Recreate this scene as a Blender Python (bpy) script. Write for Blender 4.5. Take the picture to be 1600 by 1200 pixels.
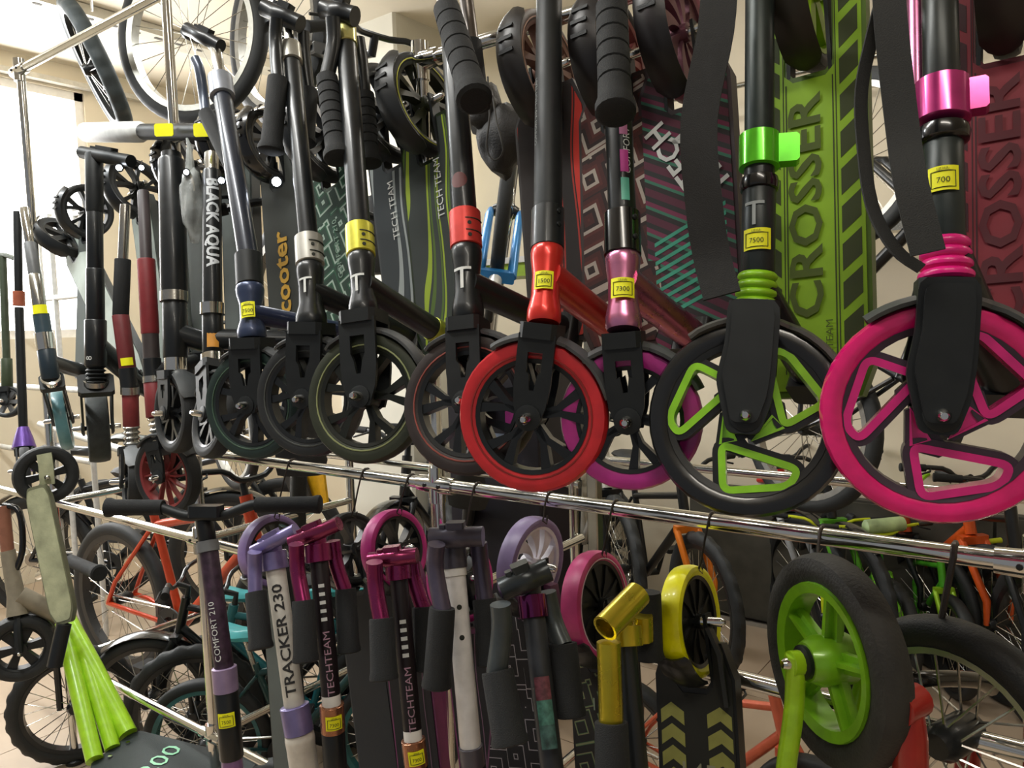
import bpy, bmesh, math, random
from mathutils import Vector, Matrix
random.seed(7)
V = Vector
for o in list(bpy.data.objects):
    bpy.data.objects.remove(o)
scene = bpy.context.scene
C = scene.collection
PI = math.pi

# ------------------------------------------------------------------ camera
# world: X along the rack, Y away from the aisle into the rack, Z up
FPX = 1200.0
CAM = V((0, 0, 1.45))
_p, _r = math.radians(4.5), math.radians(1.8)
_fh, _rh, _z = V((-.6, .8, 0)), V((.8, .6, 0)), V((0, 0, 1))
FWD = _fh*math.cos(_p) - _z*math.sin(_p)
_u = _z*math.cos(_p) + _fh*math.sin(_p)
IMX = _rh*math.cos(_r) - _u*math.sin(_r)
IMY = _rh*math.sin(_r) + _u*math.cos(_r)
cam = bpy.data.cameras.new('camera')
cam.sensor_fit = 'HORIZONTAL'; cam.sensor_width = 36.0; cam.lens = 36.0*FPX/1600.0
cam.clip_start = .02
co = bpy.data.objects.new('camera', cam); C.objects.link(co)
m3 = Matrix((IMX, IMY, -FWD)).transposed()
co.matrix_world = Matrix.Translation(CAM) @ m3.to_4x4()
scene.camera = co

# ------------------------------------------------------------------ world, lights, exposure
w = bpy.data.worlds.new('world'); scene.world = w; w.use_nodes = True
bg = w.node_tree.nodes['Background']
bg.inputs[0].default_value = (.95, .96, 1, 1); bg.inputs[1].default_value = .16
scene.view_settings.view_transform = 'Standard'
scene.view_settings.look = 'None'
scene.view_settings.gamma = 1
scene.view_settings.use_curve_mapping = False
scene.view_settings.exposure = 0.5
def area(name, loc, rot, sx, sy, power, colr):
    l = bpy.data.lights.new(name, 'AREA'); l.shape = 'RECTANGLE'; l.size = sx; l.size_y = sy
    l.energy = power; l.color = colr
    o = bpy.data.objects.new(name, l); C.objects.link(o); o.location = loc; o.rotation_euler = rot
    return o
CEIL = 3.1
# daylight through the two windows
area('window_daylight', (-4.93, 1.4, 2.2), (0, math.radians(-90), 0), 1.5, 2.0, 45, (1, 1, 1))
area('back_window_daylight', (-3.35, 3.45, 2.45), (math.radians(-90), 0, 0), .5, 1.1, 9, (1, 1, .98))
# strip lamps under the ceiling
LAMPS = [(-3.2, .3, 26, (.93, .98, 1)), (-1.5, .3, 20, (1, .99, .95)), (.4, -.2, 10, (1, .92, .8)), (-2.6, 2.3, 16, (.97, 1, 1)), (-.6, 2.3, 6, (1, .92, .8)), (1.4, 2.3, 2.6, (1, .85, .64))]
for (lx, ly, pw, lc) in LAMPS:
    area('ceiling_lamp_light', (lx, ly, CEIL-.13), (0, 0, 0), 1.15, .14, pw, lc)

# ------------------------------------------------------------------ picture helpers
def ray(px, py): return FWD + IMX*((px-800)/FPX) + IMY*((600-py)/FPX)
def at(px, py, d): return CAM + ray(px, py)*d
def P(px, py, Y):
    r = ray(px, py); return CAM + r*(Y/r.y)
def PX(px, py, X):
    r = ray(px, py); return CAM + r*(X/r.x)
def PZ(px, py, Z):
    r = ray(px, py); return CAM + r*((Z-CAM.z)/r.z)
def proj(p):
    q = p-CAM; d = q.dot(FWD)
    return 800+FPX*q.dot(IMX)/d, 600-FPX*q.dot(IMY)/d, d

# ------------------------------------------------------------------ materials
def lin(h):
    if isinstance(h, str):
        h = h.lstrip('#'); c = [int(h[i:i+2], 16)/255 for i in (0, 2, 4)]
    else: c = h
    return tuple(x/12.92 if x <= .04045 else ((x+.055)/1.055)**2.4 for x in c)+(1,)
MATS = {}
def M(h, rough=.45, metal=0., coat=0., var=.12, scale=40., bump=0., emit=0., alpha=1., trans=0.):
    k = (h, rough, metal, coat, var, scale, bump, emit, alpha, trans)
    if k in MATS: return MATS[k]
    m = bpy.data.materials.new('paint_'+str(len(MATS))); m.use_nodes = True
    nt = m.node_tree; b = nt.nodes['Principled BSDF']; c = lin(h)
    b.inputs['Metallic'].default_value = metal
    b.inputs['Coat Weight'].default_value = coat; b.inputs['Coat Roughness'].default_value = .08
    tc = nt.nodes.new('ShaderNodeTexCoord'); nz = nt.nodes.new('ShaderNodeTexNoise')
    nz.inputs['Scale'].default_value = scale; nz.inputs['Detail'].default_value = 3
    nt.links.new(tc.outputs['Object'], nz.inputs['Vector'])
    rp = nt.nodes.new('ShaderNodeValToRGB')
    rp.color_ramp.elements[0].position = .3; rp.color_ramp.elements[1].position = .7
    rp.color_ramp.elements[0].color = tuple(x*(1-var) for x in c[:3])+(1,)
    rp.color_ramp.elements[1].color = tuple(min(1, x*(1+var)) for x in c[:3])+(1,)
    nt.links.new(nz.outputs['Fac'], rp.inputs['Fac']); nt.links.new(rp.outputs['Color'], b.inputs['Base Color'])
    mr = nt.nodes.new('ShaderNodeMapRange')
    mr.inputs['To Min'].default_value = max(.02, rough*.85); mr.inputs['To Max'].default_value = min(1, rough*1.15)
    nt.links.new(nz.outputs['Fac'], mr.inputs['Value']); nt.links.new(mr.outputs['Result'], b.inputs['Roughness'])
    if bump:
        n2 = nt.nodes.new('ShaderNodeTexNoise'); n2.inputs['Scale'].default_value = scale*9
        nt.links.new(tc.outputs['Object'], n2.inputs['Vector'])
        bp = nt.nodes.new('ShaderNodeBump'); bp.inputs['Strength'].default_value = bump; bp.inputs['Distance'].default_value = .002
        nt.links.new(n2.outputs['Fac'], bp.inputs['Height']); nt.links.new(bp.outputs['Normal'], b.inputs['Normal'])
    if emit:
        b.inputs['Emission Color'].default_value = c; b.inputs['Emission Strength'].default_value = emit
    if alpha < 1: b.inputs['Alpha'].default_value = alpha
    if trans: b.inputs['Transmission Weight'].default_value = trans
    MATS[k] = m; return m
def paint(h, rough=.33, metal=.25): return M(h, rough, metal, .3, .06)
def anod(h): return M(h, .28, .85, .2, .06)
RUB = M('#1d2021', .62, 0, 0, .25, 60, .25)
RUBG = M('#232526', .6, 0, 0, .25, 60, .3)
FOAM = M('#17191a', .8, 0, 0, .2, 80, .5)
BLK = M('#1a1d1f', .36, .2, .15, .1)
BLKM = M('#1f2223', .5, .3, 0, .12)
BLKG = M('#0c0d0e', .22, .1, .5, .1)
GREYP = M('#6d6f70', .45, .1, 0, .1)
CHR = M('#dcdcd8', .12, 1., 0, .05)
STEEL = M('#b9b7b0', .25, 1., 0, .08)
WHT = M('#e9e6e0', .35, 0, .3, .04)
YEL = M('#f8f612', .6, 0, 0, .03)
INK = M('#20241a', .7)
WTXT = M('#d4d6d2', .5)
GTXT = M('#9aa09f', .5)
def gmat(kind, cols, sc=6., dist=4., base=None):
    """printed deck sheet: pattern laid out in the sheet's own UV, with grit"""
    k = (kind, tuple(cols), sc, dist)
    if k in MATS: return MATS[k]
    m = bpy.data.materials.new('grip_print_'+str(len(MATS))); m.use_nodes = True
    nt = m.node_tree; b = nt.nodes['Principled BSDF']; L = nt.links.new; N = nt.nodes.new
    b.inputs['Roughness'].default_value = .75
    uv = N('ShaderNodeUVMap'); uv.uv_map = 'uv'
    rp = N('ShaderNodeValToRGB'); rp.color_ramp.interpolation = 'CONSTANT'
    el = rp.color_ramp.elements
    n = len(cols)
    for i in range(n-2): el.new(.5)
    for i, (p, c) in enumerate(cols): el[i].position = p; el[i].color = lin(c)
    if kind == 'wave':
        mp = N('ShaderNodeMapping'); mp.inputs['Scale'].default_value = (1, .42, 1); mp.inputs['Rotation'].default_value = (0, 0, .2)
        wv = N('ShaderNodeTexWave'); wv.inputs['Scale'].default_value = sc; wv.inputs['Distortion'].default_value = dist
        wv.inputs['Detail'].default_value = .6; wv.inputs['Detail Scale'].default_value = 1.4
        L(uv.outputs[0], mp.inputs[0]); L(mp.outputs[0], wv.inputs[0]); L(wv.outputs['Fac'], rp.inputs[0])
    elif kind == 'geo':
        vo = N('ShaderNodeTexVoronoi'); vo.distance = 'MANHATTAN'; vo.inputs['Scale'].default_value = sc
        mp = N('ShaderNodeMapping'); mp.inputs['Rotation'].default_value = (0, 0, .5)
        ml = N('ShaderNodeMath'); ml.operation = 'MULTIPLY'; ml.inputs[1].default_value = dist
        fr = N('ShaderNodeMath'); fr.operation = 'FRACT'
        L(uv.outputs[0], mp.inputs[0]); L(mp.outputs[0], vo.inputs['Vector']); L(vo.outputs['Distance'], ml.inputs[0]); L(ml.outputs[0], fr.inputs[0]); L(fr.outputs[0], rp.inputs[0])
    elif kind == 'diag':
        mp = N('ShaderNodeMapping'); mp.inputs['Rotation'].default_value = (0, 0, .55)
        wv = N('ShaderNodeTexWave'); wv.inputs['Scale'].default_value = sc; wv.bands_direction = 'Y'; wv.wave_profile = 'SAW'
        L(uv.outputs[0], mp.inputs[0]); L(mp.outputs[0], wv.inputs[0]); L(wv.outputs['Fac'], rp.inputs[0])
    L(rp.outputs[0], b.inputs['Base Color'])
    nz = N('ShaderNodeTexNoise'); nz.inputs['Scale'].default_value = 500
    bp = N('ShaderNodeBump'); bp.inputs['Strength'].default_value = .3; bp.inputs['Distance'].default_value = .001
    L(uv.outputs[0], nz.inputs['Vector']); L(nz.outputs['Fac'], bp.inputs['Height']); L(bp.outputs[0], b.inputs['Normal'])
    MATS[k] = m; return m

# ------------------------------------------------------------------ mesh builder
def perp(a):
    a = a.normalized(); h = V((0, 0, 1)) if abs(a.z) < .9 else V((1, 0, 0))
    e1 = (h-a*h.dot(a)).normalized(); return e1, a.cross(e1)
class MB:
    def __init__(s): s.v = []; s.f = []; s.uv = None
    def add(s, vs, fs):
        b = len(s.v); s.v += [V(p) for p in vs]; s.f += [tuple(i+b for i in f) for f in fs]; return s
    def tube(s, pts, r, n=10, cap=True, closed=False):
        pts = [V(p) for p in pts]; k = len(pts); rs = r if isinstance(r, (list, tuple)) else [r]*k
        vs = []; e1 = None
        for i, p in enumerate(pts):
            if closed: t = pts[(i+1) % k]-pts[i-1]
            else: t = pts[min(i+1, k-1)]-pts[max(i-1, 0)]
            t.normalize()
            if e1 is None: e1, e2 = perp(t)
            else:
                e1 = e1-t*e1.dot(t); e1.normalize(); e2 = t.cross(e1)
            for j in range(n):
                a = 2*PI*j/n; vs.append(p+(e1*math.cos(a)+e2*math.sin(a))*rs[i])
        fs = []
        for i in range(k if closed else k-1):
            i2 = (i+1) % k
            for j in range(n):
                j2 = (j+1) % n; fs.append((i*n+j, i*n+j2, i2*n+j2, i2*n+j))
        if cap and not closed: fs += [tuple(range(n-1, -1, -1)), tuple((k-1)*n+j for j in range(n))]
        return s.add(vs, fs)
    def cyl(s, p0, p1, r0, r1=None, n=16): return s.tube([p0, p1], [r0, r0 if r1 is None else r1], n)
    def lathe(s, o, ax, prof, n=24, cap=True, closed=False, wob=None, rot=0):
        o = V(o); ax = V(ax).normalized(); e1, e2 = perp(ax); vs = []; k = len(prof)
        for i, (h, r) in enumerate(prof):
            for j in range(n):
                a = 2*PI*j/n+rot; q = r
                if wob and r > wob[0]: q = r+wob[1]*(1 if (j//wob[2]) % 2 else 0)
                vs.append(o+ax*h+(e1*math.cos(a)+e2*math.sin(a))*q)
        fs = []
        for i in range(k if closed else k-1):
            i2 = (i+1) % k
            for j in range(n):
                j2 = (j+1) % n; fs.append((i*n+j, i*n+j2, i2*n+j2, i2*n+j))
        if cap and not closed: fs += [tuple(range(n-1, -1, -1)), tuple((k-1)*n+j for j in range(n))]
        return s.add(vs, fs)
    def prism(s, o, ex, ey, ez, poly, h0, h1):
        o, ex, ey, ez = V(o), V(ex), V(ey), V(ez); n = len(poly)
        vs = [o+ex*x+ey*y+ez*h for h in (h0, h1) for (x, y) in poly]
        fs = [tuple(range(n-1, -1, -1)), tuple(range(n, 2*n))]+[(i, (i+1) % n, n+(i+1) % n, n+i) for i in range(n)]
        return s.add(vs, fs)
    def loop(s, o, ex, ey, ez, outer, inner, h0, h1):
        """closed band between two polygons of the same length, extruded"""
        o = V(o); n = len(outer); vs = []
        for h in (h0, h1):
            for pl in (outer, inner):
                vs += [o+ex*x+ey*y+ez*h for x, y in pl]
        fs = []
        for i in range(n):
            j = (i+1) % n
            fs += [(i, j, n+j, n+i), (2*n+i, 3*n+i, 3*n+j, 2*n+j), (i, 2*n+i, 2*n+j, j), (n+i, n+j, 3*n+j, 3*n+i)]
        return s.add(vs, fs)
    def box(s, o, ex, ey, ez, sx, sy, sz, ch=.12):
        c = ch*min(sx, sy); x, y = sx/2, sy/2
        return s.prism(o, V(ex).normalized(), V(ey).normalized(), V(ez).normalized(), [(-x+c, -y), (x-c, -y), (x, -y+c), (x, y-c), (x-c, y), (-x+c, y), (-x, y-c), (-x, -y+c)], -sz/2, sz/2)
    def ribbon(s, pts, wd, w, t):
        pts = [V(p) for p in pts]; k = len(pts); vs = []
        for i, p in enumerate(pts):
            tg = (pts[min(i+1, k-1)]-pts[max(i-1, 0)]).normalized(); d = V(wd[i] if isinstance(wd, list) else wd)
            d = (d-tg*d.dot(tg)).normalized(); nn = tg.cross(d)
            vs += [p+d*(w/2)-nn*(t/2), p+d*(w/2)+nn*(t/2), p-d*(w/2)+nn*(t/2), p-d*(w/2)-nn*(t/2)]
        fs = [(0, 1, 2, 3), tuple((k-1)*4+j for j in (3, 2, 1, 0))]
        for i in range(k-1):
            for j in range(4): fs.append((i*4+j, i*4+(j+1) % 4, i*4+4+(j+1) % 4, i*4+4+j))
        return s.add(vs, fs)
    def arc_strip(s, o, e1, e2, ax, R, a0, a1, w, th, crown=.004, n=14):
        """mudguard: a curved strip round a wheel"""
        o, e1, e2, ax = V(o), V(e1), V(e2), V(ax); m = 5; vs = []
        for i in range(n+1):
            a = a0+(a1-a0)*i/n; rd = e1*math.cos(a)+e2*math.sin(a)
            tw = w*(1 if 0 < i < n else .7)
            for lay in (0, 1):
                for j in range(m):
                    u = j/(m-1)*2-1
                    vs.append(o+rd*(R+lay*th-crown*u*u*1.6)+ax*(u*tw/2*(1 if lay == 0 else 1.06)))
        fs = []; q = 2*m
        for i in range(n):
            for j in range(m-1):
                fs += [(i*q+j, i*q+j+1, (i+1)*q+j+1, (i+1)*q+j), (i*q+m+j, (i+1)*q+m+j, (i+1)*q+m+j+1, i*q+m+j+1)]
            for j in (0, m-1): fs.append((i*q+j, i*q+m+j, (i+1)*q+m+j, (i+1)*q+j))
        for i in (0, n):
            for j in range(m-1): fs.append((i*q+j, i*q+j+1, i*q+m+j+1, i*q+m+j))
        return s.add(vs, fs)
ORG = {}
def mk(name, mb, mat, parent=None, ang=40, org=None):
    me = bpy.data.meshes.new(name)
    og = ORG.get(parent.name) if parent else (org or V((0, 0, 0)))
    me.from_pydata([p-og for p in mb.v], [], mb.f)
    bm = bmesh.new(); bm.from_mesh(me); bmesh.ops.recalc_face_normals(bm, faces=bm.faces); bm.to_mesh(me); bm.free()
    me.polygons.foreach_set('use_smooth', [True]*len(me.polygons))
    me.set_sharp_from_angle(angle=math.radians(ang))
    if mb.uv:
        l = me.uv_layers.new(name='uv')
        for lp in me.loops: l.data[lp.index].uv = mb.uv(me.vertices[lp.vertex_index].co+og)
    me.materials.append(mat)
    o = bpy.data.objects.new(name, me); C.objects.link(o)
    if parent: o.parent = parent
    else: o.location = og
    ORG[o.name] = og
    return o
def thing(name, label, cat, loc, group=None):
    o = bpy.data.objects.new(name, None); C.objects.link(o); o.location = loc; o.empty_display_size = .05
    ORG[o.name] = V(loc); return tag(o, label, cat, group)
def tag(o, label, cat, group=None):
    o['label'] = label; o['category'] = cat
    if group: o['group'] = group
    return o
def struct(name, mb, mat, label=None, parent=None):
    o = mk(name, mb, mat, parent); 
    if not parent: o['kind'] = 'structure'
    if label: o['label'] = label
    return o
TXT = {}
def text(parent, s, h, O, ex, ey, mat, wrap=None, name='lettering', along=False, ext=.0007, xs=1., bold=0.):
    """raised lettering centred on O; wrap=(radius, facing) bends it round a tube"""
    key = (s, bold, bool(wrap))
    if key not in TXT:
        cu = bpy.data.curves.new('t', 'FONT'); cu.body = s; cu.size = 1; cu.align_x = 'CENTER'; cu.align_y = 'CENTER'
        cu.resolution_u = 2; cu.offset = bold
        ob = bpy.data.objects.new('t', cu); C.objects.link(ob)
        bpy.context.view_layer.update()
        me = bpy.data.meshes.new_from_object(ob.evaluated_get(bpy.context.evaluated_depsgraph_get()))
        if wrap:
            bm = bmesh.new(); bm.from_mesh(me); bmesh.ops.triangulate(bm, faces=bm.faces)
            for _ in range(3):
                ed = [e for e in bm.edges if e.calc_length() > .16]
                if ed: bmesh.ops.subdivide_edges(bm, edges=ed, cuts=1); bmesh.ops.triangulate(bm, faces=bm.faces)
            bm.to_mesh(me); bm.free()
        TXT[key] = ([v.co.copy() for v in me.vertices], [tuple(p.vertices) for p in me.polygons])
        bpy.data.objects.remove(ob); bpy.data.curves.remove(cu); bpy.data.meshes.remove(me)
    vs, fs = TXT[key]; O, ex, ey = V(O), V(ex).normalized(), V(ey).normalized(); nz = ex.cross(ey)
    k = h/.72; mb = MB(); out = []
    for c in vs:
        x, y = c.x*k*xs, c.y*k
        if wrap:
            r, face = wrap; r += ext
            if along: out.append(O+ex*x+(face*math.cos(y/r)+ey*math.sin(y/r))*r)
            else: out.append(O+ey*y+(face*math.cos(x/r)+ex*math.sin(x/r))*r)
        else: out.append(O+ex*x+ey*y+nz*ext)
    mb.add(out, fs)
    return mk(name, mb, mat, parent)
def patch(parent, name, O, ex, ey, w, h, mat, wrap, lift=.0006, hem=0):
    """thin sheet wrapped round a tube at O (axis point)"""
    r, face = wrap; r += lift; mb = MB(); vs = []; n = 6
    for lay in (0, .0006):
        for j in (0, 1):
            for i in range(n+1):
                x = (i/n-.5)*w; vs.append(O+ey*((j-.5)*h)+(face*math.cos(x/r)+ex*math.sin(x/r))*(r+lay))
    q = n+1; fs = []
    for i in range(n):
        fs += [(i, i+1, q+i+1, q+i), (2*q+i, 3*q+i, 3*q+i+1, 2*q+i+1), (i, 2*q+i, 2*q+i+1, i+1), (q+i, q+i+1, 3*q+i+1, 3*q+i)]
    fs += [(0, q, 3*q, 2*q), (n, 2*q+n, 3*q+n, q+n)]
    mb.add(vs, fs); return mk(name, mb, mat, parent)

# ------------------------------------------------------------------ wheels
def rot2(poly, a):
    c, s = math.cos(a), math.sin(a); return [(x*c-y*s, x*s+y*c) for x, y in poly]
def rounded(poly, f=.18, n=4, rad=None):
    out = []; k = len(poly)
    for i in range(k):
        p = V(poly[i]+(0,)); a = V(poly[i-1]+(0,)); b = V(poly[(i+1) % k]+(0,))
        fa = fb = f
        if rad: fa = min(.46, rad/max(1e-6, (a-p).length)); fb = min(.46, rad/max(1e-6, (b-p).length))
        q0 = p.lerp(a, fa); q1 = p.lerp(b, fb)
        for j in range(n+1):
            t = j/n; r = q0*(1-t)**2+p*2*t*(1-t)+q1*t*t; out.append((r.x, r.y))
    return out
def inset(poly, d):
    cx = sum(p[0] for p in poly)/len(poly); cy = sum(p[1] for p in poly)/len(poly); out = []
    n = len(poly)
    for i in range(n):
        a, p, b = V(poly[i-1]), V(poly[i]), V(poly[(i+1) % n])
        t = (b-a)
        if t.length < 1e-9: t = V((1, 0))
        nn = V((-t.y, t.x)).normalized()
        if nn.dot(V((cx, cy))-p) < 0: nn = -nn
        q = p+nn*d; out.append((q.x, q.y))
    return out
def tyre_prof(R, tw, ri, sq=.5):
    h = tw/2; d = R-ri
    return [(-h*.75, ri), (-h*.97, ri+d*.3), (-h, ri+d*.55), (-h*(.72+sq*.2), R-d*.16), (-h*.45, R-d*.03), (0, R), (h*.45, R-d*.03), (h*(.72+sq*.2), R-d*.16), (h, ri+d*.55), (h*.97, ri+d*.3), (h*.75, ri)]
def wheel(root, name, c, ax, R, tw, style, tm, rm, lm=None, am=None, rot=0., sep=False, ri=None, bolt=True, seg=40):
    """rim (with hub and spokes) is the part; tyre, accent line and bolt are its sub-parts"""
    c = V(c); ax = V(ax).normalized(); e1, e2 = perp(ax)     # e1 is up
    ex, ey = -e2, e1                                          # seen from +ax: ex right, ey up
    if ex.cross(ey).dot(ax) < 0: ex = -ex
    ri = ri or R*(.8 if style != 'wire' else .84)
    rb = MB()
    rb.lathe(c, ax, [(-tw*.36, ri*.93), (-tw*.42, ri*1.01), (tw*.42, ri*1.01), (tw*.36, ri*.93)], seg, closed=True)
    sp = []
    if style == 'ten':
        rb.lathe(c, ax, [(-tw*.5, R*.1), (-tw*.5, R*.16), (tw*.5, R*.16), (tw*.5, R*.1)], 20)
        for i in range(5):
            for q in (-1, 1):
                pl = [(R*.1, -R*.05), (R*.36, -R*.045+q*R*.03), (ri*.95, q*R*.19-R*.075), (ri*.95, q*R*.19+R*.075), (R*.36, R*.045+q*R*.03), (R*.1, R*.05)]
                b = MB(); b.prism(c, ex, ey, ax, rot2(pl, rot+i*2*PI/5), -tw*.3, tw*.3); sp.append(b)
    elif style == 'crosser':
        rb.lathe(c, ax, [(-tw*.6, R*.05), (-tw*.6, R*.17), (tw*.6, R*.17), (tw*.6, R*.05)], 24)
        for i in range(3):
            a = rot+i*2*PI/3
            pl = [(-.02, .12), (-.21, -.30), (-.17, -.76), (-.02, -.78), (-.02, -.58), (.52, -.55), (.58, -.44), (-.02, -.24), (.14, -.06)]
            tri = rounded([(-.24, -.27), (.58, -.42), (.50, -.64), (-.16, -.79)], rad=.13, n=6)
            hole = inset(tri, .075)
            b = MB(); b.loop(c, ex, ey, ax, rot2([(x*R, y*R) for x, y in inset(tri, -.07)], a), rot2([(x*R, y*R) for x, y in tri], a), -tw*.36, tw*.36)
            b.prism(c, ex, ey, ax, rot2([(x*R, y*R) for x, y in [(-.13, .1), (-.27, .02), (-.27, -.33), (.0, -.40), (.12, -.33), (.0, -.2), (.12, -.12)]], a), -tw*.3, tw*.3)
            sp.append(b)
    elif style == 'swirl':
        rb.lathe(c, ax, [(-tw*.5, R*.06), (-tw*.5, R*.14), (tw*.5, R*.14), (tw*.5, R*.06)], 20)
        for i in range(8):
            pl = []
            for t in range(7):
                r = R*.1+(ri*.97-R*.1)*t/6; a = rot+i*PI/4+t*.09; pl.append((r, a-.10-.16*t/6))
            for t in range(6, -1, -1):
                r = R*.1+(ri*.97-R*.1)*t/6; a = rot+i*PI/4+t*.09; pl.append((r, a+.16+.10*t/6))
            b = MB(); b.prism(c, ex, ey, ax, [(r*math.cos(a), r*math.sin(a)) for r, a in pl], -tw*.22, tw*.22); sp.append(b)
    elif style == 'disc':
        rb.lathe(c, ax, [(-tw*.2, R*.03), (-tw*.2, ri*.96), (tw*.2, ri*.96), (tw*.2, R*.03)], seg)
        rb.lathe(c, ax, [(-tw*.5, R*.06), (-tw*.5, R*.14), (tw*.5, R*.14), (tw*.5, R*.06)], 20)
        for i in range(10):
            a = rot+i*PI/5; b = MB()
            b.prism(c, ex, ey, ax, rot2([(R*.12, -R*.02), (ri*.6, -R*.05), (ri*.93, R*.02), (ri*.93, R*.1), (ri*.55, R*.03), (R*.12, R*.03)], a), -tw*.3, tw*.3); sp.append(b)
    elif style == 'broad':
        rb.lathe(c, ax, [(-tw*.8, R*.1), (-tw*.8, R*.18), (-tw*.5, R*.24), (tw*.5, R*.24), (tw*.9, R*.18), (tw*.9, R*.1)], 24)
        rb.lathe(c, ax, [(-tw*.42, ri*.86), (-tw*.5, ri), (tw*.5, ri), (tw*.42, ri*.86)], seg, closed=True)
        for i in range(5):
            b = MB()
            b.prism(c, ex, ey, ax, rot2([(R*.15, -R*.1), (ri*.9, -R*.075), (ri*.9, R*.075), (R*.15, R*.1)], rot+i*2*PI/5), -tw*.1, tw*.1)
            b.prism(c, ex, ey, ax, rot2([(R*.15, -R*.025), (ri*.9, -R*.02), (ri*.9, R*.02), (R*.15, R*.025)], rot+i*2*PI/5), -tw*.3, tw*.36); sp.append(b)
    elif style == 'thin':
        rb.lathe(c, ax, [(-tw*.5, R*.06), (-tw*.5, R*.13), (tw*.5, R*.13), (tw*.5, R*.06)], 20)
        for i in range(12):
            b = MB(); a = rot+i*PI/6
            b.prism(c, ex, ey, ax, rot2([(R*.1, -R*.02), (ri*.5, -R*.03), (ri*.96, R*.05), (ri*.96, R*.09), (ri*.5, R*.01), (R*.1, R*.02)], a), -tw*.2, tw*.2); sp.append(b)
    elif style == 'four':
        rb.lathe(c, ax, [(-tw*.5, R*.06), (-tw*.5, R*.2), (tw*.5, R*.2), (tw*.5, R*.06)], 20)
        for i in range(6):
            b = MB(); b.prism(c, ex, ey, ax, rot2([(R*.15, -R*.09), (ri*.97, -R*.14), (ri*.97, R*.14), (R*.15, R*.09)], rot+i*PI/3), -tw*.25, tw*.25); sp.append(b)
    if style == 'wire':
        hub = MB(); hub.lathe(c, ax, [(-.045, .006), (-.045, .016), (-.03, .024), (.03, .024), (.045, .016), (.045, .006)], 14)
        sb = MB(); n = 24
        for i in range(n):
            a = 2*PI*i/n+rot; a2 = a+(.35 if i % 2 else -.35); sd = .028 if (i//2) % 2 else -.028
            sb.cyl(c+(ex*math.cos(a2)+ey*math.sin(a2))*.02+ax*sd, c+(ex*math.cos(a)+ey*math.sin(a))*ri*.98, .0016, n=4)
        w = mk(name, rb, rm, root)
        mk('spokes', sb, am or STEEL, w); mk('hub', hub, BLK, w)
    else:
        if not sep:
            for b in sp: rb.add(b.v, b.f)
        w = mk(name, rb, rm, root)
        if sep:
            for b in sp: mk('spoke', b, rm, w)
    if style == 'crosser' and am:
        for i in range(3):
            a = rot+i*2*PI/3
            tri = rounded([(-.24, -.27), (.58, -.42), (.50, -.64), (-.16, -.79)], rad=.13, n=6)
            b = MB(); b.loop(c, ex, ey, ax, rot2([(x*R, y*R) for x, y in inset(tri, -.012)], a), rot2([(x*R, y*R) for x, y in inset(tri, .06)], a), -tw*.38, tw*.41)
            mk('coloured_insert', b, am, w)
            t2 = [(-.235, .06), (-.06, -.24), (-.235, -.30)]
            b = MB(); b.loop(c, ex, ey, ax, rot2([(x*R, y*R) for x, y in t2], a), rot2([(x*R, y*R) for x, y in inset(t2, .03)], a), tw*.28, tw*.37)
            b.prism(c, ex, ey, ax, rot2([(x*R, y*R) for x, y in t2], a), tw*.2, tw*.305)
            mk('coloured_insert', b, am, w)
    tb = MB(); wob = None; ns = seg
    if isinstance(tm, tuple): tm, kn = tm; ns = 96; wob = (R-tw*.12, R*.022, 2)
    tb.lathe(c, ax, tyre_prof(R, tw, ri, .8 if style != 'wire' else .3), ns, closed=True, wob=wob)
    mk('tyre', tb, tm, w)
    if lm:
        lb = MB(); r0 = ri+(R-ri)*.18
        for s in (-1, 1): lb.lathe(c, ax, [(s*tw*.47, r0), (s*tw*.505, r0+R*.004), (s*tw*.505, r0+R*.02), (s*tw*.47, r0+R*.026)], seg, closed=True)
        mk('accent_line', lb, lm, w)
    if bolt:
        bb = MB()
        bb.lathe(c, ax, [(-tw*.5-.03, .0045), (-tw*.5-.03, .007), (tw*.5+.031, .007), (tw*.5+.036, .0035)], 10); mk('axle_bolt', bb, CHR, w)
    return w

# ------------------------------------------------------------------ scooter pieces
class Ax:
    """stem axis through picture points (x, y, Y) listed from the bottom up"""
    def __init__(s, nodes): s.p = [P(*n) if not isinstance(n, Vector) else n for n in nodes]; s.y = [proj(p)[1] for p in s.p]
    def at(s, y):
        k = len(s.p)
        for i in range(k-1):
            if y >= s.y[i+1] or i == k-2:
                a, b = s.p[i], s.p[i+1]; lo, hi = -3., 4.
                for _ in range(50):
                    m = (lo+hi)/2
                    if proj(a+(b-a)*m)[1] > y: lo = m
                    else: hi = m
                return a+(b-a)*lo
def seg(root, name, ax, y0, y1, prof, mat, n=20, parent=None):
    a, b = ax.at(y0), ax.at(y1); d = (proj(a)[2]+proj(b)[2])/2; L = (b-a).length
    if not isinstance(prof, list): prof = [(0, prof*.94), (.02, prof), (.98, prof), (1, prof*.94)]
    mb = MB(); mb.lathe(a, b-a, [(t*L, wd/2*d/FPX) for t, wd in prof], n)
    return mk(name, mb, mat, parent or root)
WAIST = lambda wb, wm, wt: [(0, wb*.9), (.04, wb), (.16, wb*1.0), (.34, wm), (.62, wm), (.8, wt*.96), (.9, wt), (.97, wt*.96), (1, wt*.86)]
BOOT = lambda a, b, k=4: [(i/(k*4), (a+(b-a)*i/(k*4))*(.86+.14*math.sin(PI*((i % 4)/4))**.6 if i % 4 else .84)) for i in range(k*4+1)]
def face_of(p, axd):
    f = CAM-p; axd = axd.normalized(); f = (f-axd*f.dot(axd)).normalized(); return f, axd.cross(f)
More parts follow.
